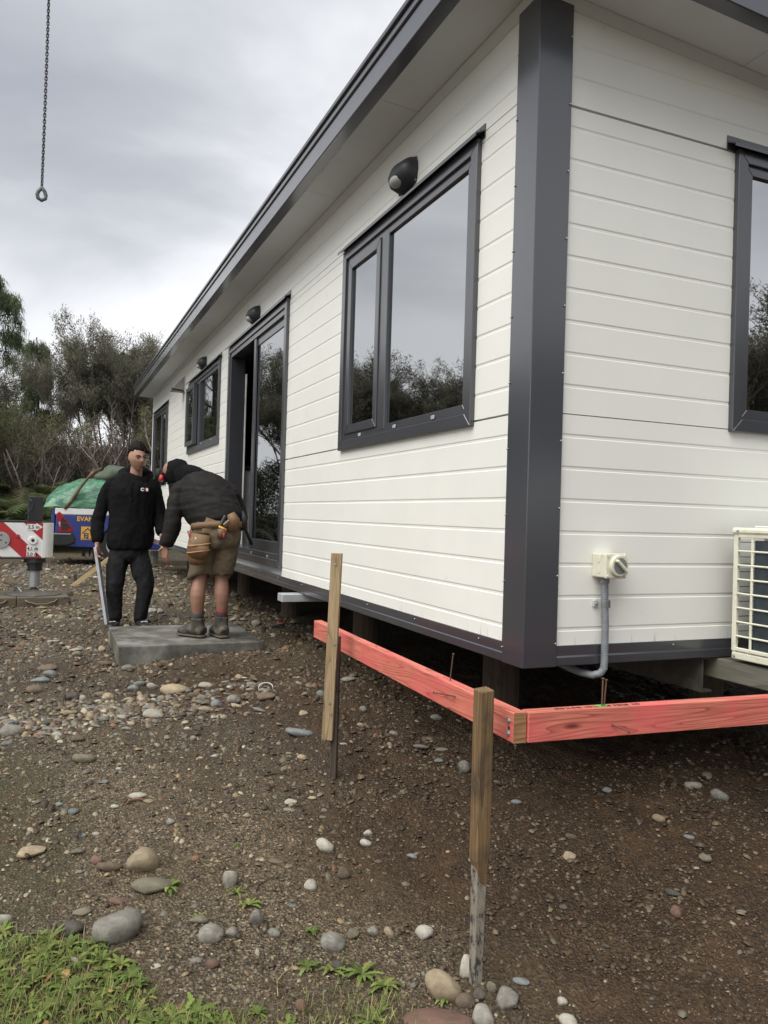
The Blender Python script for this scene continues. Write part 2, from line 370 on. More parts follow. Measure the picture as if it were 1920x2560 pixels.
# ground
def ground_mat():
    mt, t, b = new_mat('gravel_ground')
    at = t.nodes.new('ShaderNodeAttribute'); at.attribute_name = 'Col'
    sp = t.nodes.new('ShaderNodeSeparateColor'); t.links.new(at.outputs['Color'], sp.inputs[0])      # r soil, g moss
    tcn = t.nodes.new('ShaderNodeTexCoord')
    def vor(scale, feat='F1'):
        v = t.nodes.new('ShaderNodeTexVoronoi'); v.inputs['Scale'].default_value = scale; v.feature = feat
        t.links.new(tcn.outputs['Object'], v.inputs[0]); return v
    v1 = vor(210); v2 = vor(90); v3 = vor(34)
    pal = [(0, (.012, .009, .005)), (.3, (.026, .020, .012)), (.5, (.060, .050, .034)), (.7, (.108, .091, .064)), (.88, (.17, .142, .096)), (1, (.36, .31, .22))]
    def cell(v):
        s_ = t.nodes.new('ShaderNodeSeparateColor'); t.links.new(v.outputs['Color'], s_.inputs[0]); return ramp(t, s_.outputs[0], pal).outputs[0]
    c1, c2, c3 = cell(v1), cell(v2), cell(v3)
    n = noise(t, 5, 6, .6); n2 = noise(t, 1.3, 5, .55); n3 = noise(t, 60, 5, .65)
    gcol = mixc(t, ramp(t, n3.outputs[0], [(.42, 0.0), (.58, 1.0)]).outputs[0], c1, c2)
    gcol = mixc(t, ramp(t, n.outputs[0], [(.55, 0.0), (.68, .55)]).outputs[0], gcol, c3)
    fine = ramp(t, n3.outputs[0], [(.3, (.024, .018, .011)), (.55, (.058, .046, .030)), (.75, (.118, .094, .064))]).outputs[0]
    gcol = mixc(t, ramp(t, n2.outputs[0], [(.40, .10), (.62, .85)]).outputs[0], gcol, fine)
    n5 = noise(t, .55, 4, .6); gcol = mixc(t, 1.0, gcol, ramp(t, n5.outputs[0], [(.35, (.85, .84, .84)), (.65, (1.45, 1.32, 1.15))]).outputs[0], 'MULTIPLY')
    scol = ramp(t, n3.outputs[0], [(.28, (.016, .0092, .0042)), (.52, (.046, .0275, .0135)), (.75, (.098, .060, .030))]).outputs[0]
    scol = mixc(t, ramp(t, n.outputs[0], [(.5, 0.0), (.75, .6)]).outputs[0], scol, (.105, .060, .028))
    c = mixc(t, sp.outputs[0], gcol, scol)
    moss = ramp(t, n3.outputs[0], [(.3, (.022, .020, .007)), (.7, (.075, .068, .024))]).outputs[0]
    c = mixc(t, sp.outputs[1], c, moss)
    t.links.new(c, b.inputs['Base Color'])
    rr = ramp(t, n2.outputs[0], [(.35, .55), (.6, .85)]); t.links.new(rr.outputs[0], b.inputs['Roughness']); b.inputs['Specular IOR Level'].default_value = .35
    ma = t.nodes.new('ShaderNodeMath'); ma.operation = 'ADD'; t.links.new(v2.outputs['Distance'], ma.inputs[0]); t.links.new(n3.outputs[0], ma.inputs[1])
    bump(t, b, ma.outputs[0], 1.0, .010)
    return mt
M['ground'] = ground_mat()
def vcol(name, rough=.7, nscale=40, amt=.3, spec=.4, bmp=.2, rnd=False, trans=0):
    mt, t, b = new_mat(name); at = t.nodes.new('ShaderNodeAttribute'); at.attribute_name = 'Col'
    n = noise(t, nscale, 4, .6); r = ramp(t, n.outputs[0], [(.3, 1-amt), (.7, 1+amt)])
    c = mixc(t, 1.0, at.outputs['Color'], r.outputs[0], 'MULTIPLY'); t.links.new(c, b.inputs['Base Color'])
    b.inputs['Roughness'].default_value = rough; b.inputs['Specular IOR Level'].default_value = spec
    if bmp: bump(t, b, n.outputs[0], bmp, .003)
    if trans:
        o = t.nodes['Material Output']; tl = t.nodes.new('ShaderNodeBsdfTranslucent'); t.links.new(c, tl.inputs[0])
        x = t.nodes.new('ShaderNodeMixShader'); x.inputs[0].default_value = trans
        t.links.new(b.outputs[0], x.inputs[1]); t.links.new(tl.outputs[0], x.inputs[2]); t.links.new(x.outputs[0], o.inputs[0])
    return mt
M['pebble'] = vcol('pebbles', .62, 120, .3, .45)
M['leaf'] = vcol('leaves', .6, 3, .25, .3, 0, trans=.42)
M['bark'] = vcol('bark', .9, 12, .3, .2, .3)
# river stones: several base colours, mottled
def stone(name, a, b_, speck=None, rough=.72):
    mt, t, b = new_mat(name); n = noise(t, 2.2, 6, .62, dist=.6); n2 = noise(t, 28, 4, .7)
    oi = t.nodes.new('ShaderNodeObjectInfo'); rr = ramp(t, oi.outputs['Random'], [(0, .78), (1, 1.2)])
    c = ramp(t, n.outputs[0], [(.32, a), (.68, b_)]).outputs[0]
    f = ramp(t, n2.outputs[0], [(.56, 0.0), (.70, .8)]).outputs[0]
    c = mixc(t, f, c, speck or tuple(v*.62 for v in a))
    c = mixc(t, 1.0, c, rr.outputs[0], 'MULTIPLY')
    t.links.new(c, b.inputs['Base Color']); b.inputs['Roughness'].default_value = rough; bump(t, b, n2.outputs[0], .5, .012); return mt
ST = {'g': stone('grey_stone', (.135, .128, .108), (.27, .255, .215)), 't': stone('tan_stone', (.25, .19, .115), (.40, .33, .22)),
      'd': stone('dark_stone', (.055, .048, .040), (.10, .088, .072), rough=.42), 'w': stone('pale_stone', (.30, .28, .23), (.46, .435, .37), (.20, .18, .14)),
      'r': stone('reddish_stone', (.13, .075, .055), (.21, .12, .085)), 'b': stone('blue_grey_stone', (.13, .145, .145), (.22, .235, .225)),
      'o': stone('olive_stone', (.13, .115, .075), (.22, .195, .135), rough=.45), 's': stone('speckled_stone', (.34, .32, .26), (.46, .43, .36), (.09, .08, .065)),
      'n': stone('brown_stone', (.10, .075, .05), (.17, .125, .085))}
# ------------------------------------------------------------------ ground
def axis_pts(dense0, dense1, step, far0, far1, grow=1.09):
    a = list(np.arange(dense0, dense1, step)); s_ = step
    while a[-1] < far1: s_ *= grow; a.append(a[-1]+s_)
    s_ = step; lo = []
    x = dense0
    while x > far0: s_ *= grow; x -= s_; lo.append(x)
    return np.array(lo[::-1]+a)
gx = axis_pts(-3.0, 2.3, .017, -420, 420, 1.10); gy = axis_pts(-1.5, 3.6, .019, -420, 620, 1.035)
GX, GY = np.meshgrid(gx, gy); GZ = gh(GX, GY)
V = np.stack([GX.ravel(), GY.ravel(), GZ.ravel()], 1); nx, ny = len(gx), len(gy)
ii = (np.arange(ny-1)[:, None]*nx+np.arange(nx-1)[None, :]).ravel()
F = np.stack([ii, ii+1, ii+nx+1, ii+nx], 1)
soilv = soil(GX, GY).ravel()
def weedm(x, y): return sstep(-.05, .22, .17-.8*(x+1.78)-y+.35*(fbm(x*3, y*3, 55, 3)-.5))*(1-sstep(-1.16, -1.0, x))
def mossv(x, y):
    n = fbm(x*2.2, y*2.2, 77, 4)
    a = sstep(.52, .68, n)*(1-sstep(-1.6, -1.0, x))*sstep(-.4, .2, y)*(1-sstep(2.0, 3.2, y))*.5
    b = sstep(.36, .52, n)*weedm(x, y)*.9
    c = sstep(18.5, 20, np.hypot(x+1.5, y+2.5))
    return np.clip(a+b+c, 0, 1)
mv = mossv(GX, GY).ravel()
tag(link('ground', np_mesh('ground', V, F, M['ground'], np.stack([soilv, mv, 0*mv], 1))), kind='structure')
# ------------------------------------------------------------------ the cabin
SZ = 2.596
LX, LY = 4.3, 11.92          # width along x, length along y
J2, J1, BOT = .979, 2.179, .079
def ztop(x): return 2.585-.055*x
cabin = empty('cabin', (0, 0, 0))
tag(cabin, 'long white prefabricated cabin with grooved cladding and charcoal trim set up on piles', 'cabin')
P = lambda mb, name, mat, parent=cabin, **k: mb.build(name, mat, parent, **k)
SP = .1255
grooves = [J2-.089-SP*k for k in range(7)]+[J1-.091-SP*k for k in range(9)]+[J1+1.2-.091-SP*k for k in range(7, 9)]
lines = sorted([(z, 'g') for z in grooves]+[(J2, 'j'), (J1, 'j')])
open_L = [(.44, 2.09, .981, 2.19), (3.365, 5.48, .134, 2.21), (5.97, 7.99, 1.315, 2.22), (10.01, 11.72, .985, 2.225)]
open_R = [(1.015, 2.69, .98, 2.17)]
SEAM_L = [3.362]
def cladding(side, a0, a1, opens, seams):
    rows = []; z = BOT-.02
    for zl, k in lines: rows.append((z, zl, k)); z = zl
    rows.append((z, 2.64, 'e'))
    # row = flat face from z0 up to z1; the press line or joint sits at its lower end
    prevk = 'e'
    for z0, z1, k in rows:
        cuts = sorted({z0, z1, *[o[i] for o in opens for i in (2, 3) if z0+.004 < o[i] < z1-.004]})
        for c0, c1 in zip(cuts[:-1], cuts[1:]):
            iv = [(a0, a1)]
            for o in opens:
                if o[2] < c1-.002 and o[3] > c0+.002:
                    nv = []
                    for p, q in iv:
                        if o[1] <= p or o[0] >= q: nv.append((p, q)); continue
                        if o[0] > p: nv.append((p, o[0]))
                        if o[1] < q: nv.append((o[1], q))
                    iv = nv
            for sm in seams:
                if z1 < 2.2: iv = [t for p, q in iv for t in ([(p, sm-.0012), (sm+.0012, q)] if p < sm < q else [(p, q)])]
            if side == 'R' and c1 > 2.3:
                iv = [(t, min(t+.5, q)) for p, q in iv for t in np.arange(p, q-.001, .5)]
            cfull = c1
            for p, q in iv:
                c1 = min(cfull, SZ+.045-.055*p) if side == 'R' else cfull
                if q-p < .01 or c1-c0 < .01: continue
                # profile (d outward, z)
                lo = c0; pr = []
                bt = c0 == z0
                if bt and prevk == 'g': pr = [(-.0055, c0-.0125+.0125), (-.0055, c0)]
                dz0 = c0+(.0015 if (bt and prevk == 'j') else 0); dz1 = c1
                top_is = (c1 == z1) and k
                if top_is == 'g': prof = [(dz1, -.0024), (dz1-.0015, -.0024), (dz1-.0015-.0028, 0)]
                elif top_is == 'j': prof = [(dz1-.0022, -.012), (dz1-.0024, 0)]
                else: prof = [(dz1, 0)]
                if bt and prevk == 'g': prof2 = [(dz0+.013, 0), (dz0+.0075, -.0024), (dz0, -.0024)]
                else: prof2 = [(dz0, 0)]
                pts = prof+prof2                     # from top to bottom on the outer face
                pts = pts+[(dz0, -.03), (dz1, -.03)]
                if side == 'L': poly = [(-d, z) for z, d in pts]; mb = MB().prism(poly, 'y', p, q)
                else: poly = [(-d, z) for z, d in pts]; mb = MB().prism(poly, 'x', p, q)
                P(mb, 'cladding_board', M['clad'])
        prevk = k
cladding('L', .1, LY, open_L, SEAM_L)
# end wall: rows are cut by the sloping soffit, so trim the top row by the trim below
cladding('R', .1, LX-.1, open_R, [])
# cores behind the cladding keep daylight out (walls with openings left free)
def core(side, a0, a1, opens, z1):
    cuts = sorted({a0, a1, *[v for o in opens for v in o[:2]]})
    for p, q in zip(cuts[:-1], cuts[1:]):
        o = [o for o in opens if o[0] <= p+1e-6 and o[1] >= q-1e-6]
        for c0, c1 in ([(.06, o[0][2]), (o[0][3], z1)] if o else [(.06, z1)]):
            if c1-c0 < .01: continue
            b = (.031, .10, p, q, c0, c1) if side == 'L' else (p, q, .031, .10, c0, c1)
            P(MB().box(*b), 'wall_core', M['soffit'])
core('L', .031, LY-.02, open_L, 2.6); core('R', .10, LX-.03, open_R, 2.36)
P(MB().box(LX-.1, LX, .0, LY, .06, 2.36), 'wall_core', M['clad']); P(MB().add([(x, y, (.06 if k == 0 else SZ-.02-.055*x)) for k in (0, 1) for y in (LY-.08, LY) for x in (.1, LX-.1)], [(0, 2, 3, 1), (4, 5, 7, 6), (0, 1, 5, 4), (2, 6, 7, 3), (0, 4, 6, 2), (1, 3, 7, 5)]), 'wall_core', M['clad'])
P(MB().box(.02, LX-.02, .02, LY-.02, .0, .055), 'floor', M['under'])
P(MB().box(.101, LX-.101, .101, LY-.09, .056, .07), 'floor', plain('grey_vinyl', (.10, .095, .09), .4))
# corner post flashings
pw = .138
P(MB().add([(-.015, pw, 0), (-.015, -.015, 0), (pw, -.015, 0), (pw, .012, 0), (.012, .012, 0), (.012, pw, 0)]+[(-.015, pw, 2.66), (-.015, -.015, 2.66), (pw, -.015, 2.66), (pw, .012, 2.66), (.012, .012, 2.66), (.012, pw, 2.66)],
    [(5, 4, 3, 2, 1, 0), (6, 7, 8, 9, 10, 11)]+[(i, (i+1) % 6, (i+1) % 6+6, i+6) for i in range(6)]), 'corner_flashing', M['dark'], bevel=.003, seg=2)
P(MB().box(-.012, .02, LY-.10, LY+.012, 0, 2.6), 'corner_flashing', M['white'], bevel=.003)
screw = MB().tube([(0, 0, 0), (0, 0, .004), (0, 0, .0055)], [.0055, .0055, .003], 8).mesh('screw', M['screw'], True)
def put_screw(p, nrm, parent=cabin, s=1.0):
    o = link('screw', screw, parent, p); o.rotation_euler = Vector(nrm).to_track_quat('Z', 'Y').to_euler(); o.scale = (s, s, s); return o
for z in np.arange(.06, 2.5, .26):
    put_screw((-.016, pw-.008, z), (-1, 0, 0), s=.8); put_screw((pw-.008, -.016, z+.03), (0, -1, 0), s=.8)
# base channel
chp = [(-.004, 0), (-.014, .004), (-.014, .035), (-.010, .040), (-.010, .080), (.02, .080), (.02, 0)]
P(MB().prism(chp, 'y', pw+.002, LY-.1), 'base_channel', M['dark'], bevel=.001)
P(MB().prism(chp, 'x', pw+.002, LX-.1), 'base_channel', M['dark'], bevel=.001)
for y in np.arange(.32, LY-.2, .62): put_screw((-.011, y, .064), (-1, 0, 0), s=.8)
for x in np.arange(.36, LX-.2, .36): put_screw((x, -.011, .064), (0, -1, 0), s=.8)
# roof: soffit panels, cove trim, fascia, roof sheet (falls gently to +x)
ov, fo = .245, .315
def slopebox(x0, x1, y0, y1, zb, th):
    v = [(x, y, zb-.055*x+t) for t in (0, th) for y in (y0, y1) for x in (x0, x1)]
    return MB().add(v, [(0, 2, 3, 1), (4, 5, 7, 6), (0, 1, 5, 4), (2, 6, 7, 3), (0, 4, 6, 2), (1, 3, 7, 5)])
SZ = 2.596
ys = [-.24]+list(np.arange(1.02, LY, 1.19))+[LY+.2]
for a, b in zip(ys[:-1], ys[1:]): P(slopebox(-ov, .03, a+.0015, b-.0015, SZ-.012, .012), 'soffit_panel', M['soffit'])
xs = [.0315]+list(np.arange(1.0, LX, 1.19))+[LX+.2]
for a, b in zip(xs[:-1], xs[1:]): P(slopebox(a+.0015, b-.0015, -ov, .03, SZ-.012, .012), 'soffit_panel', M['soffit'])
P(MB().prism([(-.034, SZ-.014), (-.004, SZ-.044), (.004, SZ-.044), (.004, SZ-.013)], 'y', -.03, LY), 'cove_trim', M['soffit'])
mb = MB(); pr = [(-.034, SZ-.014), (-.004, SZ-.044), (.004, SZ-.044), (.004, SZ-.013)]
mb.add([(0.004, y, z) for y, z in pr]+[(LX, y, z-.055*LX) for y, z in pr], [(0, 1, 2, 3), (7, 6, 5, 4), (0, 4, 5, 1), (1, 5, 6, 2), (2, 6, 7, 3), (3, 7, 4, 0)])
P(mb, 'cove_trim', M['soffit'])
def fas(o0, o1, z0, z1):     # L-profile pieces around the two seen eaves
    return (o0, o1, z0, z1)
for nm, (o0, o1, z0, z1) in {'fascia': (ov, fo, -.018, .090), 'fascia_cap': (ov, fo+.010, .092, .128), 'roof_edge': (ov-.02, fo+.022, .130, .158)}.items():
    mt_ = M['dark'] if nm != 'roof_edge' else M['alu']
    P(MB().box(-o1, -o0, -o1, LY+.28, SZ+z0+.013, SZ+z1+.013), nm, mt_, bevel=.004)
    v = [(x, y, SZ+t-.055*x*(x > 0)) for t in (z0, z1) for y in (-o1, -o0) for x in (-o0+.001, LX+.3)]
    P(MB().add(v, [(0, 2, 3, 1), (4, 5, 7, 6), (0, 1, 5, 4), (2, 6, 7, 3), (0, 4, 6, 2), (1, 3, 7, 5)]), nm, mt_, bevel=.004)
P(slopebox(-ov-.01, LX+.2, -ov+.01, LY+.25, SZ+.10, .05), 'roof_sheet', M['dark'])
P(slopebox(.032, LX-.01, .032, LY-.01, SZ-.06, .05), 'ceiling', M['soffit'])
# windows
trp = bpy.data.materials.new('pane_edge'); trp.use_nodes = True
_t = trp.node_tree; _t.nodes.remove(_t.nodes['Principled BSDF']); _x = _t.nodes.new('ShaderNodeBsdfTransparent'); _t.links.new(_x.outputs[0], _t.nodes['Material Output'].inputs[0])
class Wall:
    """maps (a along the wall, d outward, z) to world"""
    def __init__(s, side): s.side = side
    def p(s, a, d, z): return (-d, a, z) if s.side == 'L' else (a, -d, z)
    def box(s, mb, a0, a1, d0, d1, z0, z1):
        q = [s.p(a, d, z) for z in (z0, z1) for d in (d0, d1) for a in (a0, a1)]
        return mb.add(q, [(0, 2, 3, 1), (4, 5, 7, 6), (0, 1, 5, 4), (2, 6, 7, 3), (0, 4, 6, 2), (1, 3, 7, 5)])
    def ring(s, mb, a0, a1, z0, z1, w, d0, d1, wb=None, wt=None):
        wb = wb or w; wt = wt or w
        o = [(a0, z0), (a1, z0), (a1, z1), (a0, z1)]; i = [(a0+w, z0+wb), (a1-w, z0+wb), (a1-w, z1-wt), (a0+w, z1-wt)]
        for k in range(4):
            l = (k+1) % 4; g = .0006
            pts = [o[k], o[l], i[l], i[k]]
            mb.add([s.p(a, d, z) for d in (d0, d1) for a, z in pts], [(0, 1, 2, 3), (7, 6, 5, 4), (0, 4, 5, 1), (1, 5, 6, 2), (2, 6, 7, 3), (3, 7, 4, 0)])
        return mb
    def pane(s, name, a0, a1, z0, z1, d, parent):
        q = [s.p(a, dd, z) for dd in (d, d-.006) for a, z in ((a0, z0), (a1, z0), (a1, z1), (a0, z1))]
        mb = MB(); fr = (0, 3, 2, 1) if s.side == 'L' else (0, 1, 2, 3)
        mb.add(q, [fr, (4, 5, 6, 7), (0, 4, 5, 1), (1, 5, 6, 2), (2, 6, 7, 3), (3, 7, 4, 0)])
        o = mb.build(name, M['glass'], parent); o.data.materials.append(trp)
        o.data.polygons.foreach_set('material_index', [0, 1, 1, 1, 1, 1]); return o
WL, WR = Wall('L'), Wall('R')
def window(wl, a0, a1, z0, z1, sections, fl=.055, caps=(), hf=(.03, .03), label=None, low=.10):
    """sections: list of (a0, a1, kind) with kind fixed/sash inside the frame"""
    o = wl.ring(MB(), a0, a1, z0, z1, fl, -.02, .024).build('window', M['alu'], cabin, bevel=.0025)
    if label: o['label'] = label
    wl.ring(MB(), a0+fl-.004, a1-fl+.004, z0+fl-.004, z1-fl+.004, .045, -.06, .010, wb=low-fl).build('frame', M['alu'], o, bevel=.002)
    for b0, b1, k in sections:
        if k == 'mull':
            wl.box(MB(), b0, b1, -.06, .012, z0+fl+.02, z1-fl-.02).build('mullion', M['alu'], o, bevel=.003)
        elif k == 'fixed':
            wl.pane('pane', b0, b1, z0+low-.003, z1-fl-.036, -.004, o)
        else:
            d = k
            wl.ring(MB(), b0, b1, z0+low-.01, z1-fl-.03, .052, d-.045, d+.008).build('sash', M['alu'], o, bevel=.003)
            wl.pane('pane', b0+.05, b1-.05, z0+low+.04, z1-fl-.08, d-.008, o)
    wl.box(MB(), a0-hf[0], a1+hf[1], .0005, .004, z1-.005, z1+.055).build('head_flashing', M['alu'], o)
    q = [(.0045, z1+.030), (.050, z1+.006), (.050, z1-.008), (.047, z1-.008), (.047, z1+.002), (.0045, z1+.022)]
    mb = MB(); n_ = len(q)
    mb.add([wl.p(a, d, z) for a in (a0-hf[0], a1+hf[1]) for d, z in q], [tuple(range(n_)), tuple(range(2*n_-1, n_-1, -1))]+[(i, (i+1) % n_, (i+1) % n_+n_, i+n_) for i in range(n_)])
    mb.build('head_flashing', M['alu'], o)
    for a in np.arange(a0+.02, a1, .42): put_screw(wl.p(a, .0045, z1+.043), wl.p(0, 1, 0), o, .6)
    for a in caps:
        wl.box(MB(), a-.017, a+.017, .0125, .019, z0+fl+.008, z0+fl+.028).build('drain_cap', M['galv'], o, bevel=.003)
    return o
w1 = window(WL, .43, 2.10, .962, 2.20, [(.53, 1.40, 'fixed'), (1.40, 1.50, 'mull'), (1.502, 2.0, .012)], fl=.055, caps=(.80, 1.25, 1.75), label='large sliding window beside the corner post', low=.105)
w2 = window(WL, 5.96, 8.0, 1.305, 2.235, [(6.06, 7.2, 'fixed'), (7.2, 7.3, 'mull'), (7.31, 7.9, .06)], caps=(6.35, 7.0), label='low window left of the open door')
w3 = window(WL, 10.0, 11.73, .975, 2.24, [(10.09, 10.62, .02), (10.62, 10.7, 'mull'), (10.7, 11.63, 'fixed')], label='tall window at the far end of the wall')
wr = window(WR, 1.005, 2.70, .968, 2.182, [(1.10, 1.95, 'fixed'), (1.95, 2.04, 'mull'), (2.05, 2.6, .012)], label='window in the end wall at the edge of the picture', hf=(.05, .05), low=.105)
# folded patterned cloth on the inner sill of the end window
tag(MB().ellipsoid((1.55, .16, .99), (.42, .05, .07), 20, 8, lambda d, p: p+Vector((0, 0, .03*d.x))).build('folded_curtain', plain('patterned_cloth', (.42, .47, .43), .9, var=.7, scale=30), None, smooth=True), 'pale green patterned cloth lying inside the end wall window', 'cloth')
# sliding door: right leaf shut, left half open
do = WL.ring(MB(), 3.35, 5.49, .134, 2.232, .06, -.02, .026).build('sliding_door', M['alu'], cabin, bevel=.0025)
WL.ring(MB(), 3.406, 5.434, .19, 2.176, .05, -.13, .014, wb=.05).build('frame', M['alu'], do, bevel=.002)
WL.ring(MB(), 3.44, 4.46, .235, 2.13, .075, -.05, -.008, wb=.10).build('door_leaf', M['alu'], do, bevel=.003)
WL.box(MB(), 4.385, 4.458, -.10, .006, .236, 2.129).build('meeting_stile', M['alu'], do, bevel=.003)
WL.pane('pane', 3.51, 4.39, .33, 2.06, -.016, do)
WL.ring(MB(), 3.52, 4.53, .235, 2.13, .07, -.105, -.062, wb=.10).build('door_leaf', M['alu'], do, bevel=.003)
WL.pane('pane', 3.59, 4.46, .33, 2.06, -.085, do)
WL.box(MB(), 3.33, 5.51, .0005, .004, 2.227, 2.29).build('head_flashing', M['alu'], do)
q = [(.0045, 2.262), (.050, 2.238), (.050, 2.224), (.047, 2.224), (.047, 2.234), (.0045, 2.254)]; n_ = 6; mb = MB()
mb.add([WL.p(a, d, z) for a in (3.33, 5.55) for d, z in q], [tuple(range(n_)), tuple(range(2*n_-1, n_-1, -1))]+[(i, (i+1) % n_, (i+1) % n_+n_, i+n_) for i in range(n_)])
mb.build('head_flashing', M['alu'], do)
MB().tube([(.075, 4.36, 1.05), (.04, 4.36, 1.06), (.04, 4.36, 1.20), (.075, 4.36, 1.21)], .008, 8).build('handle', M['chrome'], do, smooth=True)
for a in (3.75, 4.3): WL.box(MB(), a-.015, a+.015, .0145, .02, .20, .22).build('drain_cap', M['galv'], do, bevel=.002)
# inside: partition, cupboard, curtain edge
iw = plain('room_white', (.75, .74, .71), .6, var=.03); ig = plain('room_grey', (.30, .31, .32), .4, var=.1)
P(MB().box(.13, 1.15, 5.52, 5.58, .072, 1.00), 'bench_panel', iw); P(MB().box(.13, 1.18, 5.50, 5.60, 1.002, 1.05), 'bench_top', M['blk'])
P(MB().box(1.2, LX-.12, 6.9, 6.95, .072, 2.38), 'partition', ig); P(MB().box(.12, LX-.12, 2.6, 2.66, .072, 2.38), 'partition', ig)
P(MB().box(LX-.16, LX-.105, 2.67, 6.89, .072, 2.3), 'partition', ig)
tag(MB().tube([(.145, 5.40-.004*math.sin(k*1.3), .10+k*.125) for k in range(16)], [(.028+.006*math.sin(k), .012) for k in range(16)], 10, up=(0, 1, 0)).build('door_blind', plain('grey_blind', (.40, .40, .38), .7), None, smooth=True), 'narrow pale blind hanging at the open door side', 'blind')
# piles, bearers and joists under the floor
def pile(x, y, r=.10, zt=-.09):
    zb = float(gh(x, y))-.25
    return P(MB().tube([(x, y, zb), (x, y, zt)], r, 14), 'pile', M['pile'], smooth=False)
for (x, y) in [(.62, 1.15), (.60, 3.08), (.58, 5.02), (.58, 6.98), (.6, 8.9), (.6, 10.9), (2.1, 1.15), (4.0, .3), (2.1, 3.0), (2.1, 3.9), (2.1, 5.9), (2.1, 8), (2.1, 10.2), (4.0, 1.9), (4.0, 3.9), (4.0, 5.9), (4.0, 8), (4.0, 10.2)]:
    pile(x, y)
for x in (.6, 2.1, 4.0): P(MB().box(x-.045, x+.045, .55, LY-.05, -.09, -.003), 'bearer', M['under'])
for y in np.arange(.9, LY, 1.5): P(MB().box(.03, LX-.05, y-.022, y+.022, -.0895, -.004) if False else MB().box(.27, LX-.35, y-.022, y+.022, -.075, -.004), 'joist', M['under'])
cs = MB().prism([(.905, -.002), (.962, -.002), (.962, -.010), (.913, -.010), (.913, -.142), (.962, -.142), (.962, -.150), (.905, -.150)], 'y', .012, 3.2)
P(cs, 'steel_channel', plain('rusty_channel', (.055, .05, .047), .7, var=.3, dirt=((.12, .10, .06), 12, .5, .8)))
P(MB().box(-.155, .6, 2.79, 2.905, -.058, -.002), 'skid_tube', M['galv'], bevel=.004)
# ------------------------------------------------------------------ things fixed to the cabin
def wall_light(y, label):
    o = empty('wall_light', (0, y, 2.335)); tag(o, label, 'wall light', 'wall lights along the long wall')
    # tapered bulkhead shell, 0.12 deep, with the opening on its lower front
    mb = MB(); n = 14; rows = []
    prof = [(-.078, .0), (-.070, .050), (-.045, .088), (-.005, .100), (.035, .085), (.062, .050), (.075, .0)]
    for k, (z, d) in enumerate(prof):
        hw = .105*(1-abs(z/.085)**2.6)**.5+.012
        rows.append([(-d*math.sin(math.pi*j/n)**.55, hw*math.cos(math.pi*j/n), z) for j in range(n+1)])
    v = [p for r_ in rows for p in r_]; f = []
    for k in range(len(rows)-1):
        for j in range(n): a = k*(n+1)+j; f.append((a, a+1, a+n+2, a+n+1))
    mb.add(v, f); mb.build('shade', M['fitting'], o, smooth=True)
    MB().box(-.012, -.001, -.105, .105, -.07, .066).build('back_plate', M['fitting'], o, bevel=.02)
    MB().ellipsoid((-.060, .0, -.038), (.042, .060, .031), 18, 12).build('lens', M['lens'], o, smooth=True)
    return o
wall_light(1.19, 'charcoal wall light above the large window next to the corner post')
wall_light(4.40, 'charcoal wall light above the open sliding door')
wall_light(6.95, 'charcoal wall light above the low window, farthest of the three')
M['vent'] = plain('vent_grey', (.24, .235, .215), .4, var=.1)
vh = empty('vent_hood', (0, 8.5, 2.3)); tag(vh, 'white triangular vent hood high on the long wall', 'vent')
MB().box(-.014, -.001, -.085, .085, -.105, .11).build('plate', M['galv'], vh, bevel=.003)
MB().prism([(-.0145, .10), (-.0145, -.085), (-.17, -.065), (-.17, -.05)], 'y', -.078, .078).build('hood', M['vent'], vh, bevel=.003)
MB().box(-.172, -.016, -.081, .081, -.100, -.087).build('flap', M['blk'], vh)
# isolator switch, clamp and conduit
sw = empty('isolator_switch', (.352, 0, .395)); tag(sw, 'cream weatherproof isolator switch box on the end wall', 'switch')
MB().box(-.048, .048, -.078, -.0005, -.048, .045).build('housing', M['cream'], sw, bevel=.005, seg=2)
MB().box(-.050, .050, -.088, -.0785, -.050, .047).build('cover', M['cream'], sw, bevel=.004, seg=2)
for sx, sz in ((-.04, .038), (.04, .038), (-.04, -.04), (.04, -.04)): MB().tube([(sx, -.0885, sz), (sx, -.0925, sz)], .005, 8).build('screw_cap', M['cream'], sw)
for dz in (-.022, .02): MB().tube([(-.0485, -.04, dz), (-.0495, -.04, dz)], .012, 14).build('knockout', M['cream'], sw)
MB().tube([(.006, -.0885, 0), (.006, -.100, 0), (.006, -.104, 0)], [.043, .042, .039], 26).build('dial_ring', M['cream'], sw, bevel=.001)
MB().tube([(.006, -.1042, 0), (.006, -.1062, 0)], .031, 24).build('dial', plain('grey_dial', (.17, .175, .175), .5), sw)
MB().box(-.034, .034, -.122, -.1065, -.006, .006, Matrix.Rotation(rad(42), 4, 'Y')).build('knob', M['cream'], sw, bevel=.003, loc=(.006, 0, 0))
MB().box(.0505, .060, -.085, -.072, -.035, .03).build('hinge', M['cream'], sw, bevel=.002)
cn = empty('flexible_conduit', (.345, -.031, .345)); tag(cn, 'grey ribbed conduit running from the switch down under the wall', 'conduit')
path = [(.0, 0, 0)]
pts = [Vector((0, 0, 0)), Vector((.002, 0, -.10)), Vector((.008, 0, -.20)), Vector((.008, 0, -.33)), Vector((.006, .0, -.358)), Vector((-.004, .008, -.378)), Vector((-.025, .03, -.388)), Vector((-.05, .08, -.384)), Vector((-.06, .2, -.37)), Vector((-.06, .5, -.365))]
fine = []
for a, b in zip(pts[:-1], pts[1:]):
    k = max(2, int((b-a).length/.0022))
    for i in range(k): fine.append(a.lerp(b, i/k))
MB().tube(fine, [.0150 if i % 3 else .0128 for i in range(len(fine))], 14, up=(0.3, 1, 0.05)).build('ribbed_tube', M['conduit'], cn, smooth=True)
MB().tube([(-.0, 0, .0), (-.0, 0, -.022)], .0175, 16).build('gland', M['conduit'], cn)
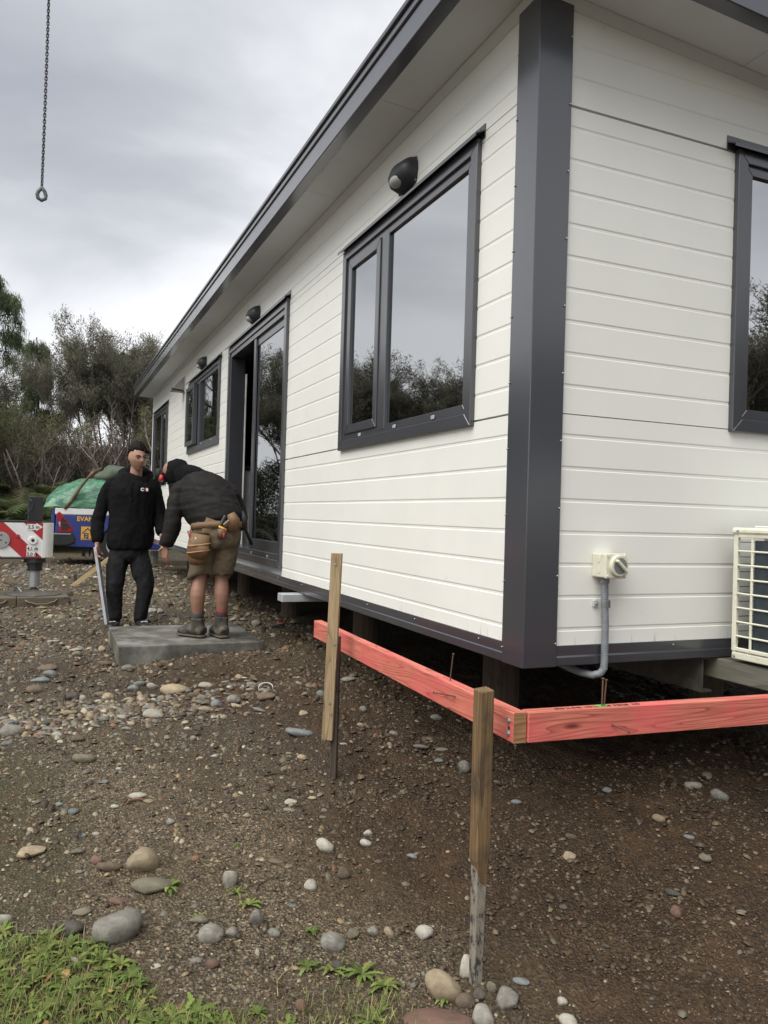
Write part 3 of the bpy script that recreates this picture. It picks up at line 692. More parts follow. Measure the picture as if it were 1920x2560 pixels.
cl = MB().box(-.035, .022, .018, .0305, -.118, -.090).tube([(.0045, .016, -.119), (.0045, -.004, -.119)], .004, 6)
MB().box(-.035, -.012, .020, .0305, -.118, -.090).build('clamp', M['galv'], cn, bevel=.003)
MB().tube([(.0075, 0, -.090), (.0075, 0, -.118)], .0178, 18).build('clamp', plain('grey_clamp', (.12, .125, .13), .45), cn)
o = link('screw', screw, cn, (-.025, .0195, -.104), (rad(90), 0, 0)); 
# heat pump outdoor unit on timber bearers
hp = empty('heat_pump', (.955, -.26, .012)); tag(hp, 'ivory heat pump outdoor unit with open grille standing on timber bearers', 'heat pump')
D0, D1, H = -.17, .17, .545     # y extent and height; long side runs in +x
def hpb(name, b, mat=M['acwhite'], bev=.004): return MB().box(*b).build(name, mat, hp, bevel=bev)
hpb('base_tray', (0.002, .79, D0+.002, D1-.002, 0, .030)); hpb('top_cover', (-.008, .80, D0-.008, D1+.008, H-.030, H), bev=.010); hpb('top_cover', (.06, .74, D0+.05, D1-.05, H+.001, H+.008), M['white'], .006)
for y in (D1-.022, D0): hpb('corner_post', (0, .02, y, y+.022, .031, H-.031))
for y in (D1-.0995, D0+.10): hpb('grille_bar', (.0012, .009, y, y+.012, .031, H-.031), bev=.003)
for k in range(9):
    z = .034+k*(H-.077)/8
    hpb('grille_bar', (.0, .010, D0+.0225, D1-.0225, z, z+(.008 if 0 < k < 8 else .016)), bev=.003)
hpb('coil', (.0115, .74, D0+.0235, D1-.1, .0515, H-.052), M['coil'], 0)
hpb('end_plate', (.16, .20, D1-.040, D1-.012, .032, H-.032), M['galv'])
for k in range(8): MB().tube([(.30, D1-.004, .05+k*.062), (.012, D1-.004, .05+k*.062)], .0018, 6).build('guard_wire', M['blk'], hp)
hpb('side_panel', (.03, .785, D0, D0+.006, .031, H-.031)); hpb('far_panel', (.775, .79, D0+.007, D1-.03, .031, H-.031))
for p in ((-.001, D1-.02, .014), (-.009, D1-.03, H-.014)): put_screw(p, (-1, 0, 0), hp, .9)
MB().tube([(.33, D0-.002, .29), (.33, D0-.012, .29)], .19, 32).build('fan_cover', M['blk'], hp)
for x, nm in ((.965, 'front'), (1.55, 'rear')):
    o = MB().box(-.045, .045, -.52, .35, -.088, 0).build('timber_bearer', M['bearer'], None, bevel=.004, loc=(x+.05, 0, -.003)); 
    tag(o, 'mossy grey timber bearer sticking out under the heat pump, '+('nearest the switch' if nm == 'front' else 'out beyond the switch side one'), 'timber')
# ------------------------------------------------------------------ batter boards in the foreground
def nail(parent, p, d, ln, r=.0022, mat=None):
    p = Vector(p); d = Vector(d).normalized(); mat = mat or M['nail']
    return MB().tube([p, p+d*ln, p+d*ln, p+d*(ln+.002)], [r, r, r*2.2, r*2.2], 8).build('nail', mat, parent)
M['nail'] = plain('rusty_nail', (.10, .055, .035), .7, var=.3)
M['pencil'] = plain('pencil_line', (.10, .06, .05), .8)
M['marker_green'] = plain('green_spray', (.09, .52, .08), .7, var=.3)
A, B = Vector((-.3995, -.556)), Vector((-.342, 1.50))
u_ = (B-A).normalized(); ang = math.atan2(-(u_.x), u_.y)
bl = MB().box(0, .043, 0, (B-A).length, -.09, 0).build('pink_timber_beam', M['red_timber_y'], None, bevel=.002, loc=(A.x, A.y, -.008), rot=(0, 0, ang))
tag(bl, 'pink treated timber beam running back along the long wall between the two stakes', 'beam')
MB().box(.0005, .0425, -.0016, -.0002, -.0895, -.0005).build('end_grain', M['endgrain'], bl)
for z in (-.028, -.066): MB().tube([(-.0012, .028, z), (-.006, .028, z)], .0075, 6).tube([(-.0002, .028, z), (-.0014, .028, z)], .0105, 14).build('bolt', M['screw'], bl)
MB().tube([(-.0004, .024, -.049), (-.0012, .024, -.049)], .006, 10).build('bolt_hole', M['blk'], bl)
nail(bl, (.02, .46, 0), (.05, -.1, 1), .095); nail(bl, (0, .375, -.035), (-.85, .5, .12), .075)
# pink beam along the end wall, butted to the first
A2, B2 = Vector((-.354, -.566)), Vector((2.1, -.72)); v_ = (B2-A2); 
br = MB().box(0, v_.length, 0, .043, -.09, 0).build('pink_timber_beam', M['red_timber_x'], None, bevel=.002, loc=(A2.x, A2.y, -.0075), rot=(0, 0, math.atan2(v_.y, v_.x)))
tag(br, 'pink treated timber beam running right across the front of the end wall', 'beam')
for k, (dx, tl) in enumerate(((.0, .085), (.008, .08))): nail(br, (.268+dx, .02, 0), (.02+.05*k, 0, 1), tl, .0025)
nail(br, (.29, 0, -.052), (.75, -1, -.32), .055)
def text(body, size, mat, name='lettering', parent=None, loc=(0, 0, 0), rot=(0, 0, 0), ext=.0004, align='LEFT', bold=0):
    c = bpy.data.curves.new(name, 'FONT'); c.body = body; c.size = size; c.extrude = ext; c.align_x = align; c.offset = bold; c.resolution_u = 3
    t_ = bpy.data.objects.new(name, c); col.objects.link(t_); dg = bpy.context.evaluated_depsgraph_get()
    me = bpy.data.meshes.new_from_object(t_.evaluated_get(dg)); bpy.data.objects.remove(t_); bpy.data.curves.remove(c)
    me.name = name; me.materials.clear(); me.materials.append(mat)
    return link(name, me, parent, loc, rot)
text('090 X 045  H3.2  SG8  MSG8  KD', .022, M['ink'], 'stamped_print', br, (.10, .012, .0006), (0, 0, 0))
sp = MB()
for k in range(14):
    a = k*.45; sp.v.append((.268+.024*math.cos(a)*(1+.3*math.sin(3*a)), .022+.012*math.sin(a), .0012))
sp.f.append(tuple(range(14))); sp.build('paint_mark', M['marker_green'], br)
# end of far side brace post for the right beam
# near stake: grey-brown upper post, pointed, strapped to a peeling peg
stk = empty('wooden_stake', (-.478, -.515, -.80), rad(2)); tag(stk, 'weathered square stake nailed to the beam corner, in the foreground', 'stake')
w_ = .0225
MB().add([(-w_, -w_, .36), (w_, -w_, .40), (w_, w_, .40), (-w_, w_, .36), (-w_, -w_, .855), (w_, -w_, .858), (w_, w_, .862), (-w_, w_, .858), (-.008, -w_*.8, .30), (.014, -w_*.8, .285), (.014, w_*.6, .285), (-.008, w_*.6, .30)],
    [(4, 5, 6, 7), (0, 1, 5, 4), (1, 2, 6, 5), (2, 3, 7, 6), (3, 0, 4, 7), (8, 9, 1, 0), (9, 10, 2, 1), (10, 11, 3, 2), (11, 8, 0, 3), (11, 10, 9, 8)]).build('post', M['stake'], stk, bevel=.003, seg=2)
MB().add([(-.014, -.012, -.12), (.014, -.012, -.12), (.014, .016, -.12), (-.014, .016, -.12), (-.018, -.016, .40), (.020, -.016, .40), (.020, .020, .40), (-.018, .020, .40)],
    [(4, 5, 6, 7), (0, 1, 5, 4), (1, 2, 6, 5), (2, 3, 7, 6), (3, 0, 4, 7), (3, 2, 1, 0)]).build('peg', M['peel'], stk, bevel=.003)
for z in (): MB().box(-w_-.00015, w_+.00015, -w_-.00015, w_+.00015, z, z+.010).build('tape_band', plain('pale_band', (.25, .16, .075), .8, var=.3), stk)
# second stake with a pale board screwed to it
g2 = -.655
bo = MB().add([(-.024, -.011, -.47), (.026, -.011, -.47), (.026, .011, -.47), (-.024, .011, -.47), (-.004, -.011, .385), (.046, -.011, .385), (.046, .011, .385), (-.004, .011, .385)],
    [(4, 5, 6, 7), (0, 1, 5, 4), (1, 2, 6, 5), (2, 3, 7, 6), (3, 0, 4, 7), (3, 2, 1, 0)]).build('pale_batten', M['batten'], None, bevel=.0015, loc=(-.468, .88, 0), rot=(rad(0), 0, rad(-35)))
tag(bo, 'pale upright timber batten screwed to the far end of the pink beam', 'batten')
for z, x in ((.335, .018), (-.028, .026), (-.35, .018), (-.30, .01)): MB().tube([(x, -.0112, z), (x, -.0145, z)], .0055, 8).build('screw', M['screw'], bo)
ds = MB().add([(.013, .013, -.92), (.043, .013, -.92), (.043, .045, -.92), (.013, .045, -.92), (.012, .013, .0), (.041, .013, .0), (.041, .045, .0), (.012, .045, .0)],
    [(4, 5, 6, 7), (0, 1, 5, 4), (1, 2, 6, 5), (2, 3, 7, 6), (3, 0, 4, 7), (3, 2, 1, 0)]).build('dark_stake', M['darkstake'], None, bevel=.002, loc=(-.468, .88, 0), rot=(0, 0, rad(-35)))
tag(ds, 'thin dark wet stake standing behind the pale batten', 'stake')
# ------------------------------------------------------------------ concrete step
sb = MB().box(-1.165, -.075, 3.54, 4.60, -.63, -.452).build('concrete_slab', M['concrete'], None, bevel=.006, seg=2)
tag(sb, 'fresh damp concrete slab step under the open door', 'slab')
# rope or strap lying at the left edge of the trench: bent metal ring
rg = MB().tube([(-.0+.045*math.cos(a), .0, .012+.035*math.sin(a)) for a in np.linspace(-.2, 3.4, 14)], .0035, 6).build('metal_hoop', M['galv'], None, smooth=True)
tag(rg, 'thin bent metal hoop half buried beside the cobbles', 'hoop')
# ------------------------------------------------------------------ crane outrigger on timber mats
def gz(x, y): return float(gh(np.array([x]), np.array([y]))[0])
og = empty('crane_outrigger', (-1.90, 7.05, -.5), rad(3)); tag(og, 'red and white striped crane outrigger leg with black jack at the left edge', 'outrigger')
# local x = picture right, y = away; beam runs left out of the picture
ORX = .21      # right end of the beam box
BZ0, BZ1 = .50, .885
MB().box(-2.6, ORX-.03, -.11, .11, BZ0, BZ1).build('beam', M['white'], og, bevel=.012, seg=3)
MB().box(-2.6, ORX-.05, -.113, .113, BZ1+.001, BZ1+.02).build('top_plate', M['blk'], og, bevel=.003); MB().box(-2.6, ORX-.05, -.113, .113, BZ0-.018, BZ0-.001).build('bottom_plate', M['blk'], og, bevel=.003)
MB().tube([(ORX-.032, 0, BZ0+.002), (ORX-.032, 0, BZ1-.002)], [(.112, .112)]*2, 24).build('beam_end', M['white'], og, smooth=False)
h_ = BZ1-BZ0
def stripe(x0, w__):        # diagonal band falling to the right, thin sheet on the front face
    x1 = x0+h_*1.02
    P0 = [(x0, BZ1-.001), (x0+w__, BZ1-.001), (x1+w__, BZ0+.001), (x1, BZ0+.001)]
    lim = ORX-.035
    # clip by x <= lim
    out = []
    for (a, b) in zip(P0, P0[1:]+P0[:1]):
        ina, inb = a[0] <= lim, b[0] <= lim
        if ina: out.append(a)
        if ina != inb: t_ = (lim-a[0])/(b[0]-a[0]); out.append((lim, a[1]+t_*(b[1]-a[1])))
    if len(out) > 2: MB().prism(out, 'y', -.1125, -.1105).build('stripe', M['red'], og)
for k in range(-12, 3): stripe(-.42+k*.40, .20)
MB().tube([(-.24, -.1130, .69), (-.24, -.125, .69)], .088, 32).build('disc', M['grey'], og, bevel=.003)
for a in (90, 210, 330): MB().tube([(-.24+.055*math.cos(rad(a)), -.1255, .69+.055*math.sin(rad(a))), (-.24+.055*math.cos(rad(a)), -.127, .69+.055*math.sin(rad(a)))], .009, 10).build('disc_hole', M['ink'], og)
MB().tube([(-.24, -.1255, .69), (-.24, -.127, .69)], .009, 10).build('disc_hole', M['ink'], og)
MB().tube([(.075, -.1130, .69), (.075, -.126, .69)], .046, 24).build('washer', M['white'], og, bevel=.004); MB().tube([(.075, -.1265, .69), (.075, -.128, .69)], .018, 16).build('washer_hole', M['ink'], og)
MB().tube([(-.075, -.1130, .735), (-.075, -.124, .735)], .020, 16).build('button', M['red'], og, bevel=.003)
MB().box(-.005+.02, .105, -.1145, -.1128, .805, .868).build('sticker', M['white'], og); MB().prism([(.1055, .868), (.105, .882), (.172, .838), (.105, .792), (.1055, .805)], 'y', -.1145, -.1128).build('arrow', M['white'], og)
text('2.5 m', .052, M['ink'], 'lettering', og, (.022, -.1152, .820), (rad(90), 0, 0), bold=.0012)
for zt, s_ in ((.585, '4,1 m'), (.522, '5,0 m')):
    MB().box(.015, .105, -.1145, -.1128, zt-.008, zt+.050).build('sticker', M['white'], og); text(s_, .048, M['ink'], 'lettering', og, (.02, -.1152, zt), (rad(90), 0, 0), bold=.0012)
MB().box(.02, .17, -.085, .085, BZ1+.021, BZ1+.29).build('jack_housing', M['blk'], og, bevel=.006)
MB().tube([(.03, -.09, BZ1+.26), (.06, -.10, BZ1+.23), (.06, -.10, BZ1+.16), (.0, -.11, BZ1+.10), (-.01, -.10, BZ1+.03)], .006, 6).build('hose', M['blk'], og, smooth=True)
MB().tube([(.105, 0, .482), (.105, 0, .44), (.105, 0, .435), (.105, 0, .35)], [.115, .115, .082, .08], 20).build('jack_collar', M['blk'], og)
MB().tube([(.105, 0, .349), (.105, 0, .17)], .058, 24).build('jack_rod', M['brushed'], og, smooth=True, angle=40)
MB().tube([(.105, 0, .17), (.105, 0, .15), (.105, 0, .13)], [.03, .03, .06], 14).build('ball_joint', M['steelgrey'], og)
for sx in (-1, 1):
    MB().box(-.12, .12, -.012, .012, 0, .006, Matrix.Rotation(rad(-18*sx), 4, 'Y')).build('latch_plate', M['steelgrey'], og, loc=(.105+sx*.11, -.03, .172))
MB().tube([(.14, -.06, .09), (.17, -.08, .085), (.20, -.07, .135), (.17, -.05, .14), (.14, -.06, .09)], .007, 6).build('foot_handle', M['galv'], og, smooth=True)
MB().tube([(-.06, -.02, .17), (.0, -.06, .09)], .007, 6).build('foot_handle', M['galv'], og)
MB().tube([(.105, 0, .088), (.105, 0, .096), (.105, 0, .118), (.105, 0, .14)], [.30, .295, .16, .06], 8).build('foot_plate', M['steelgrey'], og, bevel=.003)
# clear plastic tag hanging
MB().box(-.20, -.02, -.004, .004, -.014, .014, Matrix.Rotation(rad(-28), 4, 'Y')).build('plastic_strip', plain('cloudy_plastic', (.42, .43, .40), .4), og, loc=(.055, -.03, .40))
for k, (x0, x1, nm) in enumerate(((-.82, -.075, 'mat under the outrigger cut off by the left edge'), (-.07, .45, 'mat under the outrigger foot, right one of the pair'))):
    mo = MB().box(x0, x1, -.33, .42, -.02, .085).build('timber_mat', M['mat_timber'], None, bevel=.006, loc=og.location, rot=og.rotation_euler)
    tag(mo, 'brown timber '+nm, 'timber mat')
    xm = (x0+x1)/2+(.12 if k == 0 else -.02)
    MB().tube([(xm-.16, -.332, .055), (xm-.13, -.345, .035), (xm-.05, -.352, .012), (xm+.05, -.352, .012), (xm+.13, -.345, .035), (xm+.16, -.332, .06)], .008, 6).build('rope_handle', plain('old_rope', (.19, .16, .11), .9), mo, smooth=True)
# ------------------------------------------------------------------ loose timber and pegs beyond
a_, b_ = Vector((-1.36, 8.65, -.49)), Vector((-.90, 8.55, -.10))
d_ = b_-a_
lt = MB().box(0, d_.length, -.022, .022, -.03, .03).build('timber_offcut', M['pinebrace'], None, bevel=.002, loc=a_, rot=d_.to_track_quat('X', 'Z').to_euler()); tag(lt, 'pale pine offcut sloping up off the gravel behind the standing man', 'offcut')
pz = gz(-1.3, 9.1)
pg = MB().box(-.02, .02, -.02, .02, pz-.1, pz+.11).build('steel_peg', M['darkstake'], None, loc=(-1.30, 9.1, 0)); tag(pg, 'short dark peg standing beside the pale pine offcut', 'peg')
# far batter board by the far corner of the cabin
fb = MB().box(-.06, 1.2, -.022, .022, -.045, .045).build('pink_timber_beam', plain('far_red_paint', (.42, .05, .05), .6), None, bevel=.002, loc=(-.10, 11.9, .0), rot=(0, rad(2), rad(70))); tag(fb, 'short red beam on a pale post at the far cabin corner', 'beam')
fs = MB().box(-.03, .03, -.02, .02, -.62, .0).build('pale_post', M['batten'], None, bevel=.002, loc=(-.06, 11.95, -.03)); tag(fs, 'pale post holding the short red beam at the far corner', 'post')
sl_ = MB().box(-.9, 2.2, -.08, .08, 0, .13).build('timber_sleeper', M['mat_timber'], None, bevel=.006, loc=(.3, 13.0, gz(.3, 13)-.02), rot=(0, 0, rad(-4))); tag(sl_, 'long low timber sleeper on the gravel beyond the far corner', 'sleeper')
pc = MB().tube([(0, 0, 0), (0, 0, .24)], .14, 18).build('concrete_pot', M['concrete'], None, bevel=.006, loc=(.10, 12.55, -.42)); tag(pc, 'short grey concrete cylinder beyond the far corner of the cabin', 'cylinder')
# ------------------------------------------------------------------ ute seen from the side, rear end at the left
ut = empty('utility_truck', (-1.555, 13.2, -.50)); tag(ut, 'blue and white builder truck loaded under a green cover behind the standing man', 'truck')
# local: x forward (right in the picture), y = away, z up; near side at y = 0
def side(poly, y0, y1, name, mat, bevel=.012, parent=ut): return MB().prism(poly, 'y', y0, y1).build(name, mat, parent, bevel=bevel, seg=2)
side([(0.0, .40), (.02, .93), (1.95, .93), (1.95, .30), (1.48, .30), (1.42, .56), (1.25, .70), (.98, .70), (.80, .56), (.74, .32), (.22, .34), (.16, .40)], 0, 1.80, 'bed', M['blue'], .02)
side([(.0, .932), (.0, 1.06), (1.95, 1.06), (1.95, .932)], .0, 1.80, 'bed_rail', M['white'], .02)
side([(1.97, .30), (1.97, 1.05), (2.1, 1.1), (2.35, 1.70), (3.2, 1.72), (3.85, 1.12), (4.95, 1.02), (5.15, .80), (5.2, .34), (4.75, .34), (4.68, .60), (4.45, .72), (4.2, .72), (3.95, .58), (3.88, .30)], .02, 1.78, 'cab', M['blue'], .05)
side([(2.2, 1.12), (2.42, 1.62), (3.15, 1.64), (3.66, 1.13)], .012, .018, 'side_window', M['blk'], 0)
MB().box(-.06, .0, .02, 1.78, .42, 1.04).build('tailgate', M['blue'], ut, bevel=.015, seg=2)
side([(-.14, .40), (-.16, .60), (.30, .60), (.36, .52), (.36, .42), (.24, .36), (-.1, .36)], -.03, 1.83, 'bumper', M['blk'], .02)
side([(-.12, .585), (.28, .585), (.28, .57), (-.12, .57)], -.036, -.031, 'bumper_strip', M['galv'], 0)
# tail lamp: tall triangle with a dark middle
lp = [(.03, .955), (.075, .99), (.115, .95), (.30, .70), (.315, .645), (.27, .612), (.16, .612), (.06, .62), (.085, .72), (.05, .80)]
tl = MB().prism(lp, 'y', -.012, .004).build('tail_lamp', M['lamp_red'], ut, bevel=.004)
MB().prism([(.12, .90), (.22, .80), (.10, .80)], 'y', -.0165, -.0125).build('lens', M['blk'], tl); MB().prism([(.11, .78), (.235, .775), (.27, .70), (.20, .645), (.115, .645)], 'y', -.0165, -.0125).build('lens', M['blk'], tl)
MB().prism([(.06, .80), (.095, .80), (.095, .72), (.085, .70)], 'y', -.0165, -.0125).build('lens', M['lens'], tl)
text('EVAN J', .115, M['yellow'], 'lettering', ut, (.38, -.004, .825), (rad(90), 0, 0), bold=.004)
lg = MB().box(.46, .69, -.006, -.001, .47, .72).build('sign_panel', M['yellow'], ut)
MB().prism([(.475, .60), (.575, .70), (.675, .60), (.665, .585), (.575, .672), (.485, .585)], 'y', -.009, -.0065).build('house_roof', M['blue'], lg); text('EJ', .12, M['blue'], 'lettering', lg, (.505, -.009, .515), (rad(90), 0, 0), bold=.004)
MB().box(.475, .675, -.009, -.0065, .484, .495).build('house_base', M['blue'], lg)
for zz, s_ in ((.86, 'E.TAN'), (.70, 'L'), (.62, 'EB')): text(s_, .075, M['yellow'], 'lettering', ut, (-.0615, .30, zz), (rad(90), 0, rad(-90)), bold=.003)
for x in (1.115, 4.32):
    for y in (.02, 1.62):
        wh = MB().tube([(x, y, .37), (x, y+.03, .37), (x, y+.14, .37), (x, y+.17, .37)], [.33, .37, .37, .33], 28).build('wheel', M['rubber'], ut, smooth=False, bevel=.01)
        MB().tube([(x, y-.004, .37), (x, y+.02, .37)], [.2, .22], 20).build('rim', M['galv'], wh)
for y in (.03, 1.55): MB().box(.69, .71, y, y+.22, .08, .42).build('mud_flap', M['rubber'], ut)
MB().box(.50, .56, .3, .36, .14, .42).build('tow_bracket', M['blk'], ut)
MB().tube([(-.05, .02, 1.10), (.9, .02, 1.115), (1.95, .02, 1.115)], .018, 8).build('rail', M['blk'], ut, smooth=True); MB().tube([(-.05, 1.78, 1.10), (1.95, 1.78, 1.115)], .018, 8).build('rail', M['blk'], ut)
for x in (.02, .6, 1.2, 1.8): MB().box(x, x+.05, .005, .035, 1.06, 1.115).build('rail_clamp', M['blk'], ut)
# green cover humped over the load
xs_ = np.linspace(-.20, 2.1, 46); ys_ = np.linspace(-.01, 1.8, 34); XX, YY = np.meshgrid(xs_, ys_)
tx = (XX-.95)/1.15; ty = (YY-.9)/.91
hgt = (1-np.abs(tx)**2.6)**.6*(1-np.abs(ty)**3.2)**.5
hgt = np.nan_to_num(hgt); ZZ = 1.075+.58*hgt+.05*(fbm(XX*4, YY*4, 41, 3)-.5)+.02*np.sin(XX*19+YY*6+4*fbm(XX*2, YY*2, 3, 2))*hgt
Vt = np.stack([XX.ravel(), YY.ravel(), ZZ.ravel()], 1); i_ = (np.arange(33)[:, None]*46+np.arange(45)[None]).ravel()
cvm, ct, cb = new_mat('green_tarpaulin'); n_t = noise(ct, 5, 5, .6, dist=1.2, sc3=(1, 1, 2.5))
ct.links.new(ramp(ct, n_t.outputs[0], [(.32, (.02, .085, .045)), (.50, (.06, .18, .105)), (.62, (.12, .27, .17)), (.75, (.26, .40, .30))]).outputs[0], cb.inputs['Base Color']); cb.inputs['Roughness'].default_value = .3; bump(ct, cb, n_t.outputs[0], .6, .03)
tp = link('green_cover', np_mesh('green_cover', Vt, np.stack([i_, i_+1, i_+47, i_+46], 1), cvm), None, ut.location); tag(tp, 'crumpled translucent green tarpaulin humped over the truck load', 'tarpaulin')
mb = MB().ellipsoid((0, 0, 0), (.33, .3, .17), 20, 12, lambda d, p: p*(1+.14*math.sin(5*d.x+3*d.z)+.1*math.sin(7*d.y+2)))
sk = mb.build('canvas_bag', plain('dull_green_canvas', (.075, .095, .065), .85, var=.3, scale=6), None, smooth=True, loc=(-1.47+1.0, 13.75, 1.24), rot=(0, rad(-10), 0)); tag(sk, 'dull green canvas bundle lying on top of the green tarpaulin', 'bundle')
def stick(p, q, r, name, label, grp=None, mat=None):
    p, q = Vector(p), Vector(q); k = 7
    pts_ = [p.lerp(q, i/(k-1))+Vector((random.uniform(-1, 1), 0, random.uniform(-1, 1)))*.012 for i in range(k)]
    o = MB().tube(pts_, [r*(1-.35*i/(k-1)) for i in range(k)], 7).build(name, mat or plain(name+'_bark', (.12, .075, .045), .85, var=.35, scale=14, dirt=((.30, .22, .13), 9, .55, .7)), None, smooth=True)
    if label: tag(o, label, 'branch', grp)
    return o
bs = stick((-1.47+.08, 13.21, .55), (-1.47+.58, 13.19, 1.30), .035, 'branch', 'peeled forked branch sticking up from the rear of the truck')
MB().tube([(-1.47+.48, 13.192, 1.14), (-1.47+.58, 13.17, 1.26), (-1.47+.70, 13.18, 1.33)], [.024, .02, .016], 7).build('fork', bs.data.materials[0], bs, smooth=True)
stick((-.43, 13.6, 1.30), (.0, 13.45, .93), .02, 'branch', 'upper thin stick on the canvas bundle'); stick((-.50, 13.55, 1.24), (-.14, 13.4, .9), .018, 'branch', 'lower thin stick beside the canvas bundle')
# ------------------------------------------------------------------ crane chain and hook
HX, HY = -1.832, 7.17
# position from the ray through the hook
dep = 9.0
rr_ = fwd+rgt*((104-960)/1958.27)+upv*((1280-488)/1958.27); HK = CAM+rr_*dep
ch = empty('crane_chain', HK); tag(ch, 'long steel lifting chain with a hook hanging from above', 'chain')
lk = MB(); mr = .0038
loop = [(.0085*math.cos(a)*1.0, 0, .0085*math.sin(a)+(.0075 if math.sin(a) > 0 else -.0075)) for a in np.linspace(0, 2*math.pi, 13)[:-1]]
def torus(path, r, n=6):
    mb = MB(); k = len(path); P_ = [Vector(p) for p in path]
    for i in range(k):
        t_ = (P_[(i+1) % k]-P_[i-1]).normalized(); a = Vector((0, 1, 0)); a = (a-t_*a.dot(t_)).normalized(); b = t_.cross(a)
        for j in range(n): mb.v.append(tuple(P_[i]+a*math.cos(2*math.pi*j/n)*r+b*math.sin(2*math.pi*j/n)*r))
    for i in range(k):
        for j in range(n): mb.f.append((i*n+j, i*n+(j+1) % n, ((i+1) % k)*n+(j+1) % n, ((i+1) % k)*n+j))
    return mb
M['chainsteel'] = plain('worn_chain_steel', (.075, .078, .085), .5, metal=.5, var=.2)
lkm = torus(loop, mr).mesh('link', M['chainsteel'], True)
for k in range(78):
    tw = rad(45)+(k % 2)*rad(90)+rad(40)*math.sin(k*.045)
    link('link', lkm, ch, (.0085*math.sin(k*.03), 0, .105+k*.0355), (0, 0, tw), (1.55, 1.55, 1.62))
hkp = [(.0, 0, .085), (.03, 0, .05), (.045, 0, .005), (.04, 0, -.035), (.0, 0, -.06), (-.036, 0, -.04), (-.046, 0, 0), (-.034, 0, .04), (-.006, 0, .078)]
torus(hkp, .0215, 8).build('hook', plain('hook_steel', (.10, .115, .12), .5, metal=.3, var=.2), ch, smooth=True); MB().tube([(.012, 0, .075), (.05, 0, .045)], .007, 6).build('latch', M['chainsteel'], ch)
torus([(.05*math.cos(a), 0, .07*math.sin(a)) for a in np.linspace(0, 2*math.pi, 17)[:-1]], .013, 8).build('master_link', M['chainsteel'], ch, smooth=True, loc=(0, 0, 2.86))
MB().tube([(0, 0, 2.93), (0, 0, 12)], .008, 6).build('wire_rope', M['chainsteel'], ch)
